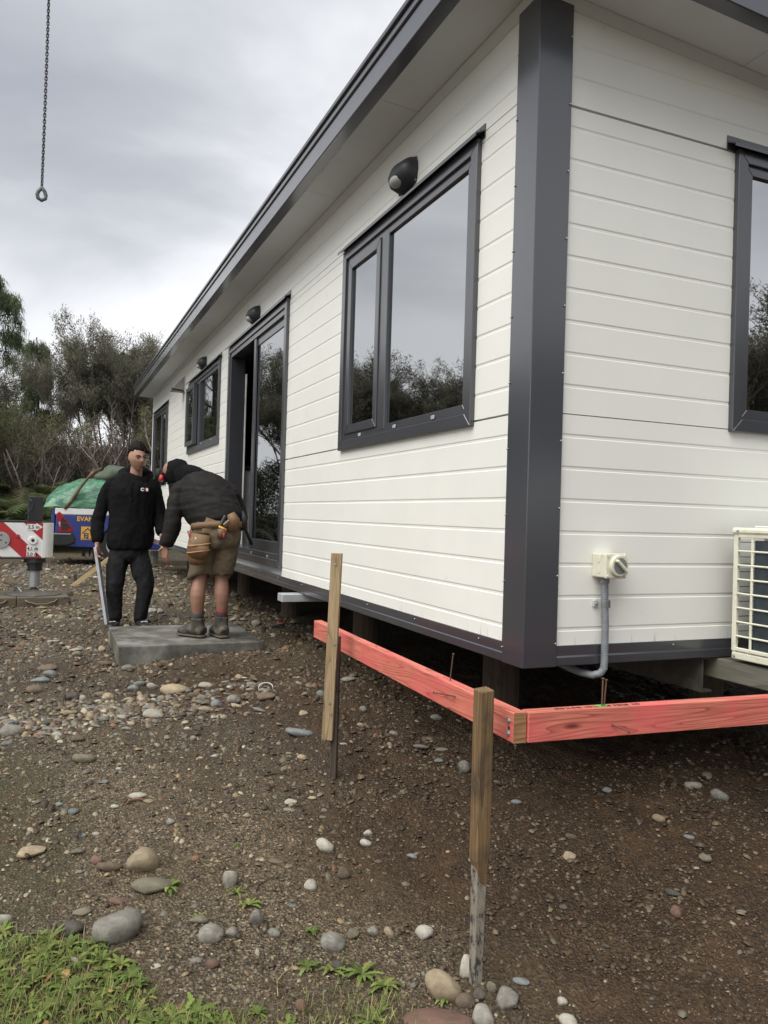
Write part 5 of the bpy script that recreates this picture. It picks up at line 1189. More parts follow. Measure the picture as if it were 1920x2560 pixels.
def blades(C0, D0, n, r_, ln, wd, spread, along, colf, hang=0):
    """n narrow leaf triangles round each centre C0 (m,3) with plume direction D0"""
    m_ = len(C0); c = np.repeat(C0, n, 0); d = np.repeat(D0, n, 0); N_ = m_*n
    t = r_.random(N_)[:, None]; b = c+d*along*(t-.25)+r_.normal(size=(N_, 3))*spread
    dr = d*.9+r_.normal(size=(N_, 3))*.55; dr[:, 2] -= hang; dr /= np.linalg.norm(dr, axis=1)[:, None]
    sd = np.cross(dr, r_.normal(size=(N_, 3))); sd /= np.linalg.norm(sd, axis=1)[:, None]+1e-9
    L_ = r_.uniform(*ln, (N_, 1)); W_ = r_.uniform(*wd, (N_, 1))
    V_ = np.stack([b-sd*W_*.5, b+sd*W_*.5, b+dr*L_], 1).reshape(-1, 3); F_ = np.arange(N_*3).reshape(-1, 3)
    cc = colf(N_, np.repeat(np.arange(m_), n)); return V_, F_, np.repeat(cc, 3, 0)
def palette(r_, cols, amp=.3):
    cols = np.array(cols)
    def f(N_, grp):
        g_ = np.random.default_rng(int(r_.integers(1e6))); pick = g_.integers(0, len(cols), grp.max()+1); br_ = g_.uniform(1-amp, 1+amp, grp.max()+1)
        return 1.5*cols[pick[grp]]*br_[grp][:, None]*g_.uniform(.75, 1.25, (N_, 1))  # foliage colour lightened to stand in for haze over the trees
    return f
def kanuka(seed, H=6, spread=1.9, stems=8, foliage=1.0, cols=None, bark=(.20, .17, .15), nb=6, ntw=6, fork=.42, leafn=70, low=0.42):
    r_ = np.random.default_rng(seed); tb = TB(); tips = []; dirs = []; bark = np.array(bark)
    for i in range(stems):
        a = 2*math.pi*i/stems+r_.uniform(-.5, .5); tl_ = r_.uniform(.06, .48); d = (math.cos(a)*tl_*spread/1.9, math.sin(a)*tl_*spread/1.9, 1)
        ln = H*r_.uniform(.62, .82); P_, dd = curve(r_, (math.cos(a)*.12, math.sin(a)*.12, -.2), d, ln, 9, .06, .0)
        tb.tube(P_, np.linspace(r_.uniform(.035, .06), .014, len(P_)), 5, bark*r_.uniform(.7, 1.5))
        for b_i in range(nb):
            t = r_.uniform(low, 1); k = min(int(t*9), 8); p = P_[k]; a2 = r_.uniform(0, 6.28); o_ = np.array([math.cos(a2), math.sin(a2), r_.uniform(.5, 1.3)])
            Q_, qd = curve(r_, p, o_+dd*.5, H*r_.uniform(.13, .26), 5, .12, .05); tb.tube(Q_, np.linspace(.016, .006, len(Q_)), 4, bark*r_.uniform(.7, 1.4))
            for c_i in range(ntw):
                q = Q_[int(r_.integers(2, 6))]; a3 = r_.uniform(0, 6.28); o3 = np.array([math.cos(a3)*.8, math.sin(a3)*.8, r_.uniform(.3, 1.2)])
                S_, sd_ = curve(r_, q, o3+qd*.6, H*r_.uniform(.045, .10), 3, .15, .05); tb.tube(S_, [.006, .005, .004, .003], 3, bark*r_.uniform(.7, 1.3)); tips.append(S_[-1]); dirs.append(sd_); tips.append(S_[1]); dirs.append(sd_)
    br = tb.mesh('trunk', M['bark']); cr_ = None
    if foliage > 0:
        V_, F_, C_ = blades(np.array(tips), np.array(dirs), int(leafn*foliage), r_, (.05, .12), (.013, .027), .075, .28, palette(r_, cols or [(.110, .108, .078), (.128, .122, .090), (.092, .092, .066), (.138, .126, .096)]))
        cr_ = np_mesh('crown', V_, F_, M['leaf'], C_, smooth=False)
    return br, cr_
def rimu(seed, H=7.5, R_=1.9):
    r_ = np.random.default_rng(seed); tb = TB(); T0, D0 = [], []
    P_, _ = curve(r_, (0, 0, -.2), (0, 0, 1), H*1.0, 14, .02, .02); tb.tube(P_, np.linspace(.16, .02, len(P_)), 7, np.array((.06, .048, .04)))
    for i in range(46):
        t = r_.uniform(.12, 1)**.8; p = P_[min(int(t*14), 14)]; a = r_.uniform(0, 6.28); ln = R_*(1.12-t)*r_.uniform(.6, 1.1)+.35
        Q_, qd = curve(r_, p, (math.cos(a), math.sin(a), .55), ln, 9, .04, .03, droop=.50); tb.tube(Q_, np.linspace(.022, .004, len(Q_)), 4, np.array((.06, .05, .035)))
        for k in range(3, 10):
            for _ in range(3): T0.append(Q_[k]+r_.normal(size=3)*.06); D0.append(np.array([qd[0]*.25, qd[1]*.25, -.95]))
    T0, D0 = np.array(T0), np.array(D0)
    V_, F_, C_ = blades(T0, D0, 22, r_, (.14, .34), (.010, .022), .045, .42, palette(r_, [(.060, .080, .042), (.080, .105, .048), (.048, .064, .036), (.10, .118, .055)], .35), hang=.55)
    return tb.mesh('trunk', M['bark']), np_mesh('crown', V_, F_, M['leaf'], C_, smooth=False)
def bush(seed, H=2.2, R_=1.4, n=520, cols=None):
    r_ = np.random.default_rng(seed); tb = TB(); T0, D0 = [], []
    for i in range(14):
        a = r_.uniform(0, 6.28); P_, d = curve(r_, (0, 0, -.1), (math.cos(a)*.6, math.sin(a)*.6, 1), H*r_.uniform(.5, .9), 5, .12, .02); tb.tube(P_, np.linspace(.02, .006, len(P_)), 4, np.array((.07, .055, .045)))
    th = r_.uniform(0, 6.28, n); rad_ = R_*r_.random(n)**.45; zz = H*r_.random(n)**.8
    rad_ *= np.sqrt(np.clip(1-(zz/H)**2*.85, .05, 1)); T0 = np.stack([rad_*np.cos(th), rad_*np.sin(th), zz], 1); D0 = np.stack([np.cos(th)*.5, np.sin(th)*.5, np.full(n, .7)], 1)
    V_, F_, C_ = blades(T0, D0, 30, r_, (.06, .15), (.014, .03), .09, .25, palette(r_, cols or [(.045, .052, .027), (.062, .066, .036), (.035, .040, .024)]))
    return tb.mesh('trunk', M['bark']), np_mesh('crown', V_, F_, M['leaf'], C_, smooth=False)
def fern(seed, fr=10):
    r_ = np.random.default_rng(seed); v, f, c = [], [], []
    for i in range(fr):
        a = 2*math.pi*i/fr+r_.uniform(-.3, .3); ln = r_.uniform(.65, 1.15); d_ = np.array([math.cos(a), math.sin(a), 0]); sd = np.array([-d_[1], d_[0], 0]); colr = np.array([(.11, .145, .055), (.14, .17, .07), (.08, .105, .042), (.16, .16, .085)][int(r_.integers(0, 4))])*r_.uniform(.8, 1.2)
        K = 22; e0 = r_.uniform(.85, 1.45)
        ctr = [d_*ln*(t*.85)+np.array([0, 0, ln*(e0*t-.95*t*t)])+np.array([0, 0, .25]) for t in np.linspace(0, 1, K+1)]
        for k in range(2, K):
            t = k/K; w__ = .24*ln*math.sin(math.pi*min(t*.95+.05, 1))**.8; dv = ctr[k+1]-ctr[k]
            for s_ in (-1, 1):
                tip = ctr[k]+sd*s_*w__+dv*1.1-np.array([0, 0, w__*.25]); n0 = len(v); v += [ctr[k], ctr[k]+dv*.85, tip]; f.append((n0, n0+1, n0+2)); cc = colr*r_.uniform(.8, 1.25); c += [cc, cc, cc]
    return np_mesh('fronds', np.array(v), np.array(f), M['leaf'], np.array(c), smooth=False)
KN = {'dome': kanuka(11, 6.4, 2.1, 13, 1.0, nb=10, ntw=7, leafn=72, low=.70), 'tall': kanuka(12, 6.6, 1.5, 9, 1.0, nb=8, ntw=7, leafn=80, low=.62), 'olive': kanuka(13, 4.2, 2.0, 9, .8, cols=[(.14, .145, .075), (.16, .155, .09), (.115, .118, .065)], nb=8, ntw=6, leafn=36, low=.4),
      'bare': kanuka(14, 3.6, 2.3, 16, .16, cols=[(.07, .06, .045)], bark=(.28, .23, .205), nb=8, ntw=6, leafn=40, low=.3), 'rimu': rimu(15), 'rimu2': rimu(16, 6.0, 1.6), 'bush': bush(17), 'bush2': bush(18, 2.8, 1.7, 600, [(.05, .055, .03), (.06, .055, .035), (.042, .045, .024)])}
def tree(kind, x, y, rz, s_, label, cat='tree', name=None, grp=None, dz=0):
    z = float(g0(np.array([x]), np.array([y]))[0])+dz
    e = empty(name or {'rimu': 'drooping_conifer', 'rimu2': 'drooping_conifer', 'bush': 'shrub', 'bush2': 'shrub', 'bare': 'bare_shrub'}.get(kind, 'tea_tree'), (x, y, z), rz); e.scale = (s_[0], s_[0], s_[1]) if hasattr(s_, '__len__') else (s_,)*3
    tag(e, label, cat, grp)
    br, cr_ = KN[kind]; link('trunk', br, e)
    if cr_: link('crown', cr_, e)
    return e
def at(px, depth_):
    rr = fwd+rgt*((px-960)/1958.27); p = CAM+rr*depth_; return p.x, p.y
def T(kind, px, dp, rz, s_, label, **k): x, y = at(px, dp); return tree(kind, x, y, rz, s_, label, **k)
T('dome', 305, 23.5, .4, (.92, 1.0), 'broad domed tea tree with many bare stems behind the truck')
T('tall', 395, 27, 1.7, (1.0, .92), 'tea tree rising just above the far end of the roof')
T('dome', 235, 31, 2.9, (.55, .5), 'lower grey green tea tree left of the domed one')
T('rimu', -22, 23.5, .3, (1.05, 1.05), 'tall drooping conifer cut off by the left edge')
T('rimu2', 98, 26, 2.0, (.72, 1.02), 'small drooping conifer with weeping tips left of centre')
T('tall', 40, 27, .9, (1.0, .68), 'dark tea tree between the two drooping conifers')
T('olive', 78, 21.5, 1.1, (1.0, .88), 'olive green feathery tea tree in front of the conifers')
T('olive', 165, 25.5, 4.0, (.7, .52), 'thin feathery tea tree at the gap in the treetops')
T('bare', 95, 20.6, .8, (.95, .95), 'pinkish bare stemmed shrub above the ferns')
T('bare', 318, 22.0, 2.4, (1.1, 1.12), 'tall fan of bare grey stems left of the cabin')
T('bare', 245, 21.8, 5.1, (.9, .8), 'bare twiggy shrub directly behind the truck')
T('bush', 20, 22.5, .2, (1.1, 1.1), 'dark dense shrub low at the left edge behind the ferns')
T('bush2', 150, 24, 1.4, (.8, .42), 'dark low shrub behind the truck cover')
T('bush', 265, 25, 2.2, (.9, .45), 'dark green shrub behind the standing man')
T('bush2', 378, 24, 3.3, (.6, .5), 'brownish shrub beside the far cabin corner')
T('olive', 425, 23, 3.3, (.8, 1.0), 'feathery tea tree partly hidden by the cabin end')
T('bush2', 215, 36, 3.9, (1.4, .6), 'shrub seen in the gaps between the stems, far back')
T('bush', 330, 37, .9, (1.4, .6), 'far shrub half hidden by the fan of bare stems')
T('bush', 90, 32, 2.9, (1.6, 1.2), 'far shrub half hidden by the pinkish bare shrub')
# trees standing left of and behind the camera; the panes mirror them
for i, (kd, x, y, s_) in enumerate([('dome', -6.0, 19.5, (1.1, .95)), ('tall', -8.6, 18.5, (1.2, .90)), ('dome', -11.2, 17.0, (1.15, .92)), ('tall', -13.8, 15.5, (1.2, .78)), ('dome', -16.2, 13.2, (1.1, .66)), ('olive', -18.3, 10.5, (1.2, .95)), ('tall', -5.6, 21.5, (.9, .9)),
        ('bush2', -6.5, 17.4, (1.3, 1.1)), ('bush2', -9.8, 16.2, (1.3, 1.1)), ('bush', -13.0, 14.2, (1.3, 1.1)), ('bush', -4.3, 18.6, (1.1, 1)),
        ('dome', 10.5, -8.2, (1.1, .92)), ('tall', 13.2, -6.2, (1.2, 1.0)), ('rimu2', 15.4, -9.6, (1.2, 1.1)), ('bush2', 11.5, -6.0, (1.4, 1.2)), ('dome', 8.0, -10.6, (1.1, .9)), ('bush', 9.2, -7.4, (1.4, 1.2))]):
    tree(kd, x, y, i*1.3, s_, 'tree mirrored in the '+('long wall windows' if x < 0 else 'end wall window')+' only', grp='trees seen only as reflections')
FN = [fern(400+i) for i in range(4)]
fx = [(px_, 18.4+((px_*7) % 23)/8) for px_ in range(-20, 240, 11)]+[(6, 18.6), (38, 18.9), (70, 19.2), (100, 18.8), (130, 19.5), (20, 20), (60, 20.4), (95, 20.2), (150, 20.4), (182, 20.6), (215, 21), (-8, 19.6), (-30, 18.4), (118, 20.9), (46, 21.2), (250, 21)]
for i, (px, dp) in enumerate(fx):
    x, y = at(px, dp); z = float(g0(np.array([x]), np.array([y]))[0]); s_ = 1.15+.5*((i*37) % 10)/10
    o = link('fern', FN[i % 4], None, (x, y, z-.05+.75*((i*13) % 7)/7*min(1, max(0, (dp-18.2)/2.2))), (0, 0, i*1.1), (s_,)*3); tag(o, 'leafy green fern in the bank of ferns behind the outrigger', 'fern', 'ferns in the bank behind the outrigger')
# ------------------------------------------------------------------ people
class PB(MB):
    def tube(s, pts, rr, n=8, cap=True, up=None):
        pts = [np.array(p, float) for p in pts]; k = len(pts)
        rr = [rr]*k if not hasattr(rr, '__len__') else list(rr); rr = [np.array((r, r) if not hasattr(r, '__len__') else r, float) for r in rr]
        if k < 3: return MB.tube(s, [Vector(p) for p in pts], [tuple(r) for r in rr], n, cap, up)
        P_, R_ = [], []
        for i in range(k-1):
            for A, out in ((pts, P_), (rr, R_)):
                p0, p1, p2, p3 = A[max(i-1, 0)], A[i], A[i+1], A[min(i+2, k-1)]
                for t in (0, .25, .5, .75):
                    out.append(.5*(2*p1+(p2-p0)*t+(2*p0-5*p1+4*p2-p3)*t*t+(3*p1-p0-3*p2+p3)*t**3))
        P_.append(pts[-1]); R_.append(rr[-1])
        return MB.tube(s, [Vector(p) for p in P_], [tuple(np.maximum(r, .001)) for r in R_], n, cap, up)
def sculpt(name, mb, voxel, mat, parent, smooth=4, disp=None, stretch=(1, 1, 1), seed=0, fac=.5):
    me = mb.mesh('tmp'); o = bpy.data.objects.new('tmp', me); col.objects.link(o)
    r_ = o.modifiers.new('r', 'REMESH'); r_.mode = 'VOXEL'; r_.voxel_size = voxel
    s_ = o.modifiers.new('s', 'SMOOTH'); s_.factor = fac; s_.iterations = smooth
    dg = bpy.context.evaluated_depsgraph_get(); m2 = bpy.data.meshes.new_from_object(o.evaluated_get(dg)); bpy.data.objects.remove(o)
    n = len(m2.vertices); co = np.empty(n*3, np.float32); m2.vertices.foreach_get('co', co); co = co.reshape(-1, 3)
    if disp:
        nr = np.empty(n*3, np.float32); m2.vertices.foreach_get('normal', nr); nr = nr.reshape(-1, 3)
        for amp, fr in disp:
            q = co*np.array(stretch)*fr; h = (fbm(q[:, 0]+q[:, 1]*.7+5, q[:, 2]+q[:, 1]*.4, seed, 3)-.5)*2; h = 1-np.abs(h)*2
            co = co+nr*(h*amp)[:, None]
        m2.vertices.foreach_set('co', np.ascontiguousarray(co, np.float32).ravel())
    m2.name = name; m2.materials.clear(); m2.materials.append(mat); m2.polygons.foreach_set('use_smooth', [True]*len(m2.polygons)); m2.update()
    return link(name, m2, parent)
skin = plain('skin', (.40, .225, .155), .5, var=.10, scale=18, bmp=.05)
skin_leg = plain('tanned_skin', (.25, .128, .086), .55, var=.12, scale=14, bmp=.05)
hair_m = plain('dark_hair', (.010, .0075, .006), .75, spec=.15, var=.3, scale=50, bmp=.4, bscale=120)
hood_m = plain('black_fleece', (.0062, .0062, .0072), .95, var=.25, scale=20, bmp=.15, bscale=300, spec=.15)
jean_m = plain('black_denim', (.017, .017, .0185), .85, var=.3, scale=12, bmp=.15, bscale=200, spec=.2)
jack_m = plain('charcoal_softshell', (.0125, .0108, .0108), .75, var=.25, scale=9, bmp=.1, bscale=200, spec=.2)
yoke_m = plain('charcoal_panel', (.030, .028, .032), .6, var=.2, scale=9, spec=.35)
short_m = plain('khaki_shorts', (.125, .097, .063), .9, var=.18, scale=10, bmp=.15, bscale=150, spec=.2)
leather = plain('tan_leather', (.155, .088, .042), .65, var=.3, scale=14, bmp=.2)
boot_m = plain('worn_boot', (.045, .040, .032), .8, var=.45, scale=14, bmp=.3, dirt=((.17, .14, .10), 12, .5, .7))
sock_m = plain('grey_sock', (.045, .043, .043), .95, var=.3)
def head_mesh(mb, c, rot, s_=1.0):
    def fn(d, p):
        x, y, z = d      # face looks to -y
        q = Vector(p)
        if z < -.1: k = 1-(-z-.1)*.34; q.x *= k; q.y = q.y*(1-(-z-.1)*(.10 if y < 0 else .45))
        if y < 0:
            q.y -= .020*math.exp(-(x/.16)**2-((z+.10)/.17)**2)*1.0
            q.y -= .007*math.exp(-(x/.13)**2-((z-.10)/.2)**2)
            for sx in (-1, 1): q.y += .012*math.exp(-((x-sx*.40)/.19)**2-((z-.10)/.12)**2)
            q.y -= .006*math.exp(-((x)/.6)**2-((z-.27)/.12)**2)
            q.y -= .006*math.exp(-(x/.26)**2-((z+.47)/.08)**2); q.y += .006*math.exp(-(x/.22)**2-((z+.56)/.05)**2)
            q.y -= .010*math.exp(-(x/.25)**2-((z+.82)/.16)**2)
        return q
    mb.ellipsoid(c, (.076*s_, .097*s_, .122*s_), 40, 34, fn, rot)
    for sx in (-1, 1): mb.ellipsoid(Vector(c)+rot @ Vector((sx*.077, .012, -.005)), (.011, .021, .032), 10, 8, None, rot)
def hand(mb, w_, d, n, s_=1.0, curl=.6, spread=.2):
    """palm from wrist w_ along d, n = palm normal; four fingers bending towards n and a thumb"""
    w_ = Vector(w_); d = Vector(d).normalized(); n = Vector(n); n = (n-d*n.dot(d)).normalized(); sd = d.cross(n)
    mb.tube([w_-d*.03, w_, w_+d*.04, w_+d*.085], [(.022*s_, .026*s_), (.020*s_, .028*s_), (.016*s_, .040*s_), (.014*s_, .040*s_)], 12, up=n)
    for i, (o, ln) in enumerate(((-.030, .070), (-.010, .080), (.010, .075), (.029, .060))):
        p = w_+d*.082+sd*o*s_; q = [p]; dd = d.copy(); a = curl
        for k in range(3): dd = (dd*math.cos(a)+n*math.sin(a)).normalized() if k else (d*math.cos(a*.6)+n*math.sin(a*.6)); q.append(q[-1]+dd*ln*s_/3*1.1)
        mb.tube(q, [.0092*s_, .009*s_, .0082*s_, .0065*s_], 8)
    p = w_+d*.028-sd*.032*s_; mb.tube([p, p+d*.028-sd*.020+n*.012, p+d*.055-sd*.016+n*.032], [.0115*s_, .010*s_, .0075*s_], 8)
# ---- man A: standing, facing the camera, looking down to his left
man = empty('person_root', (0, 0, 0)); bpy.data.objects.remove(man)
SA = .00386
def A_(px, py, y=0.0): return Vector(((px-335)*SA, y, (1562-py)*SA))
bodyA = PB()
hc = A_(331, 1146, -.04); RH = Matrix.Rotation(rad(-4), 3, 'Y') @ Matrix.Rotation(rad(22), 3, 'Z') @ Matrix.Rotation(rad(14), 3, 'X')
head_mesh(bodyA, hc, RH, 1.08)
bodyA.tube([A_(328, 1206, .03), A_(328, 1185, .02), A_(330, 1160, .0)], [(.068, .068), (.058, .060), (.054, .058)], 14)
bodyA.tube([A_(318, 1400, 0), A_(318, 1330, 0), A_(320, 1250, .0), A_(324, 1206, .02)], [(.14, .09), (.135, .09), (.165, .10), (.07, .06)], 16, up=(1, 0, 0))
armL = [A_(270, 1216, .02), A_(252, 1262, .03), A_(243, 1308, .02), A_(243, 1362, -.05)]; armR = [A_(370, 1216, .02), A_(382, 1256, .04), A_(390, 1296, .02), A_(394, 1338, -.08)]
bodyA.tube(armL, [.05, .043, .038, .026], 12); bodyA.tube(armR, [.05, .043, .038, .026], 12)
legL = [A_(296, 1385, 0), A_(289, 1430, -.01), A_(286, 1468, -.02), A_(287, 1510, .01), A_(289, 1552, .02)]; legR = [A_(340, 1385, 0), A_(350, 1430, -.02), A_(358, 1466, -.03), A_(352, 1512, .0), A_(348, 1552, .01)]
bodyA.tube(legL, [.075, .068, .055, .048, .036], 12); bodyA.tube(legR, [.075, .068, .055, .048, .036], 12)
for P0, tx in ((legL[-1], -.03), (legR[-1], .05)): bodyA.tube([P0+Vector((0, .04, -.03)), P0+Vector((tx*.4, -.05, -.03)), P0+Vector((tx, -.15, -.035))], [(.03, .02), (.035, .02), (.028, .015)], 10, up=(1, 0, 0))
hand(bodyA, A_(243, 1366, -.05), (.05, -.25, -1), (.85, -.35, .1), 1.0, .75)
hand(bodyA, A_(394, 1342, -.09), (.1, -.4, -1), (-.8, -.3, 0), 1.0, .5)
azA = -.10
pA = sculpt('person', bodyA, .0065, skin, None, 2); pA.location = (-.88, 5.35, -.545); pA.rotation_euler = (0, 0, azA)
tag(pA, 'man in a black hooded sweatshirt and black trousers standing and holding a long level', 'person')
# hair, brows, eyes, mouth
def HP(x, y, z): return hc+RH @ Vector((x, y, z))
hm = MB()
def hair_fn(d, p):
    if d.z > .2: p = p*(1+.06*min(1, (d.z-.2)/.4))
    return p if d.z > -.54*d.y+.20*abs(d.x)-.10*d.x+.05*math.sin(21*d.x+2) else p*.70
hm.ellipsoid(hc+RH @ Vector((0, .010, .008)), (.088, .108, .142), 44, 34, hair_fn, RH)
for i in range(9):
    b0 = HP(.022+.006*i, -.098+.0028*i, .094-.002*i); hm.tube([b0, b0+RH @ Vector((.006, -.006, -.020)), b0+RH @ Vector((.010, .000, -.036))], [.008, .006, .002], 6)
sculpt('hair', hm, .006, hair_m, pA, 1, [(.004, 45)], (1, 1, .5), 4)
dk = plain('eye_dark', (.02, .015, .012), .3); 
for sx in (-1, 1):
    MB().ellipsoid(HP(sx*.033, -.090, .013), (.0150, .008, .0055), 12, 8, None, RH).build('eye', dk, pA, smooth=True)
    MB().tube([HP(sx*.013, -.106, .030), HP(sx*.033, -.103, .038), HP(sx*.055, -.086, .031)], [.0045, .0055, .003], 6).build('eyebrow', hair_m, pA, smooth=True)
MB().ellipsoid(HP(.002, -.101, -.070), (.021, .008, .0095), 14, 8, None, RH).build('mouth', plain('mouth_dark', (.10, .025, .022), .5), pA, smooth=True)
# hooded sweatshirt
hd = PB()
hd.tube([A_(320, 1374, 0), A_(320, 1366, 0), A_(320, 1345, 0), A_(320, 1290, 0), A_(320, 1240, .0), A_(320, 1219, .01), A_(322, 1206, .02), A_(326, 1195, .03)], [(.190, .13), (.205, .143), (.210, .146), (.205, .142), (.214, .138), (.208, .12), (.16, .10), (.11, .085)], 24, up=(1, 0, 0))
hd.tube([A_(272, 1208, .03)]+armL[:3]+[A_(242, 1346, -.03), A_(243, 1358, -.045)], [.058, .062, .060, .058, .052, .040], 14)
hd.tube([A_(368, 1208, .03)]+armR[:3]+[A_(393, 1325, -.05), A_(394, 1334, -.07)], [.058, .062, .060, .058, .052, .040], 14)
# hood lying round the neck
ring = [(.112*math.sin(a)*1.05, .035-.095*math.cos(a)*1.0, -.004-.058*math.cos(a)+.022) for a in np.linspace(0, 2*math.pi, 18)]
for k in range(17): a, b = Vector(ring[k])+A_(327, 1200, .03), Vector(ring[k+1])+A_(327, 1200, .03); hd.tube([a, b], [.040+.016*(1 if 4 < k < 13 else 0)]*2, 10)
hd.ellipsoid(A_(327, 1200, .13), (.12, .07, .09), 16, 10)
sculpt('hooded_sweatshirt', hd, .010, hood_m, pA, 5, [(.010, 7), (.004, 19)], (1, 1, .6), 8)
for sx, dz in ((-.028, .0), (.022, .02)): MB().tube([A_(327, 1207, -.115)+Vector((sx, .0, 0)), A_(327, 1225, -.148)+Vector((sx*1.2, 0, 0)), A_(327, 1246, -.155)+Vector((sx*1.15, 0, 0))], .0035, 6).build('drawstring', hood_m, pA, smooth=True)
trs = PB()
trs.tube([A_(318, 1360, 0), A_(318, 1385, 0), A_(318, 1398, 0)], [(.172, .118), (.175, .12), (.14, .10)], 18, up=(1, 0, 0))
for lg in (legL, legR): trs.tube([lg[0]+Vector((0, 0, .03))]+lg[:4]+[lg[4]+Vector((0, 0, .028)), lg[4]+Vector((0, 0, .012))], [.088, .094, .092, .076, .066, .058, .05], 16)
sculpt('trousers', trs, .010, jean_m, pA, 4, [(.008, 8), (.003, 22)], (1.2, 1, .8), 12)
for lg, tx in ((legL, -.03), (legR, .05)):
    P0 = lg[-1]; sh = PB(); sh.tube([P0+Vector((0, .05, -.028)), P0+Vector((0, .03, -.022)), P0+Vector((tx*.4, -.06, -.022)), P0+Vector((tx, -.17, -.034)), P0+Vector((tx*1.1, -.20, -.036))], [(.03, .025), (.045, .038), (.050, .036), (.046, .026), (.02, .015)], 14, up=(1, 0, 0)); sh.tube([P0+Vector((0, .01, -.02)), P0+Vector((0, .012, .035))], .05, 12)
    s_o = sculpt('shoe', sh, .008, plain('black_trainer', (.012, .012, .013), .5), pA, 2)
    MB().box(-.03, .03, -.008, .008, -.004, .004).build('stripe', M['white'], s_o, loc=P0+Vector((tx*.8, -.11, .002)), rot=(rad(-20), 0, rad(20)))
# chest emblem, flat on the left breast
for ch_, dx, mt_ in (('C', 0, M['white']), ('P', .026, M['red']), ('B', .047, M['white'])):
    text(ch_, .038, mt_, 'lettering', pA, A_(340, 1229, -.168)+Vector((dx, .0035*dx/.047, 0)), (rad(86), 0, rad(6)), ext=.0012, bold=.0022)
# the level in his hand
p0, p1 = A_(243, 1385, -.075), A_(272, 1556, -.12); Rz = Matrix.Rotation(azA, 4, 'Z'); W0 = Vector(pA.location)+Rz @ p0; W1 = Vector(pA.location)+Rz @ p1; d_ = W1-W0
lv = empty('spirit_level', W0); lv.rotation_euler = d_.to_track_quat('Z', 'Y').to_euler(); tag(lv, 'long aluminium spirit level held down to the ground by the standing man', 'level')
brn = plain('brown_web', (.035, .022, .018), .6)
MB().box(-.024, .024, -.010, .010, -.06, d_.length).build('web', brn, lv)
for x in (-.026, -.0035, .019): MB().box(x, x+.007, -.0135, .0135, -.06, d_.length).build('flange', M['galv'], lv, bevel=.001)
# ---- man B: bent forward, seen from behind
SB = .00323
def B_(px, py, y=0.0): return Vector(((px-515)*SB, y, (1594-py)*SB))
bB = PB()
footL, footR = B_(488, 1586, -.02), B_(540, 1587, -.05)
lL = [B_(506, 1350, .0), B_(500, 1400, .02), B_(497, 1447, .03), B_(492, 1492, -.02), B_(494, 1540, -.01)]; lR = [B_(556, 1345, -.02), B_(552, 1400, .0), B_(549, 1445, .02), B_(550, 1488, -.03), B_(552, 1535, -.03)]
bB.tube(lL, [.085, .078, .056, .060, .040], 14); bB.tube(lR, [.085, .078, .056, .060, .040], 14)
spine = [B_(532, 1335, -.02), B_(528, 1300, .0), B_(510, 1262, .06), B_(485, 1228, .14), B_(462, 1203, .20)]
bB.tube(spine, [(.14, .11), (.14, .11), (.15, .11), (.17, .11), (.08, .07)], 16, up=(1, -.3, .3))
hcB = B_(426, 1187, .26); bB.tube([spine[-1], hcB], [.06, .055], 12)
RB = Matrix.Rotation(rad(-62), 3, 'Z') @ Matrix.Rotation(rad(48), 3, 'X'); head_mesh(bB, hcB, RB, .98)
aL = [B_(436, 1236, .10), B_(428, 1282, .06), B_(424, 1326, .05), B_(411, 1370, .05)]; aR = [B_(566, 1240, .22), B_(586, 1272, .18), B_(590, 1300, .16), B_(575, 1330, .26)]
bB.tube(aL, [.052, .045, .040, .028], 12); bB.tube(aR, [.052, .045, .040, .03], 12)
hand(bB, B_(410, 1374, .05), (-.02, -.05, -1), (.7, .5, .0), 1.0, .7); hand(bB, B_(573, 1332, .27), (-.4, .7, -.4), (-.3, 0, -1), 1.0, .6)
for P0, tx in ((lL[-1], -1), (lR[-1], -.35)): bB.tube([P0, P0+Vector((0, 0, -.10)), P0+Vector((tx*.06, .06, -.135)), P0+Vector((tx*.10, .12, -.14))], [.038, .038, .035, .022], 12)
pB = sculpt('person', bB, .0065, skin_leg, None, 2); pB.location = (-.475, 3.845, -.449); azB = -.185; pB.rotation_euler = (0, 0, azB)
tag(pB, 'man bending over on the slab in a charcoal hooded jacket, khaki shorts and tool belt', 'person')
jk = PB()
jk.tube([B_(540, 1317, -.02), B_(537, 1308, -.01), B_(530, 1290, .0), B_(512, 1262, .05), B_(492, 1236, .11), B_(474, 1212, .17), B_(458, 1200, .21)], [(.185, .13), (.202, .15), (.205, .155), (.222, .155), (.215, .15), (.15, .12), (.09, .09)], 24, up=(1, -.2, .45))
jk.ellipsoid(B_(548, 1240, .12), (.14, .13, .11), 18, 12); jk.ellipsoid(B_(500, 1225, .10), (.17, .12, .10), 18, 12)
jk.tube([B_(452, 1226, .12)]+aL[:3]+[B_(413, 1360, .05), B_(411, 1369, .05)], [.074, .070, .062, .062, .052, .043], 16)
jk.tube([B_(545, 1230, .18)]+aR+[B_(573, 1332, .27)], [.074, .068, .062, .058, .050, .044], 16)
jacket = sculpt('jacket', jk, .010, jack_m, pB, 5, [(.007, 6.5), (.005, 15)], (.6, 1, 1.4), 5)
hoodB = PB(); hoodB.ellipsoid(hcB+Vector((.015, -.005, .006)), (.108, .112, .122), 26, 18, lambda d, p: p*(1+.03*math.sin(6*d.z+3*d.x)))
hoodB.tube([B_(436, 1200, .22), B_(455, 1194, .20), B_(478, 1188, .15), B_(494, 1188, .10)], [(.11, .11), (.10, .105), (.075, .07), (.04, .04)], 18)
hoodB.tube([B_(432, 1222, .16), B_(428, 1236, .14)], [.07, .05], 12)
sculpt('hood', hoodB, .009, hood_m, pB, 4, [(.006, 12)], (1, 1, 1), 6)
hB = MB()
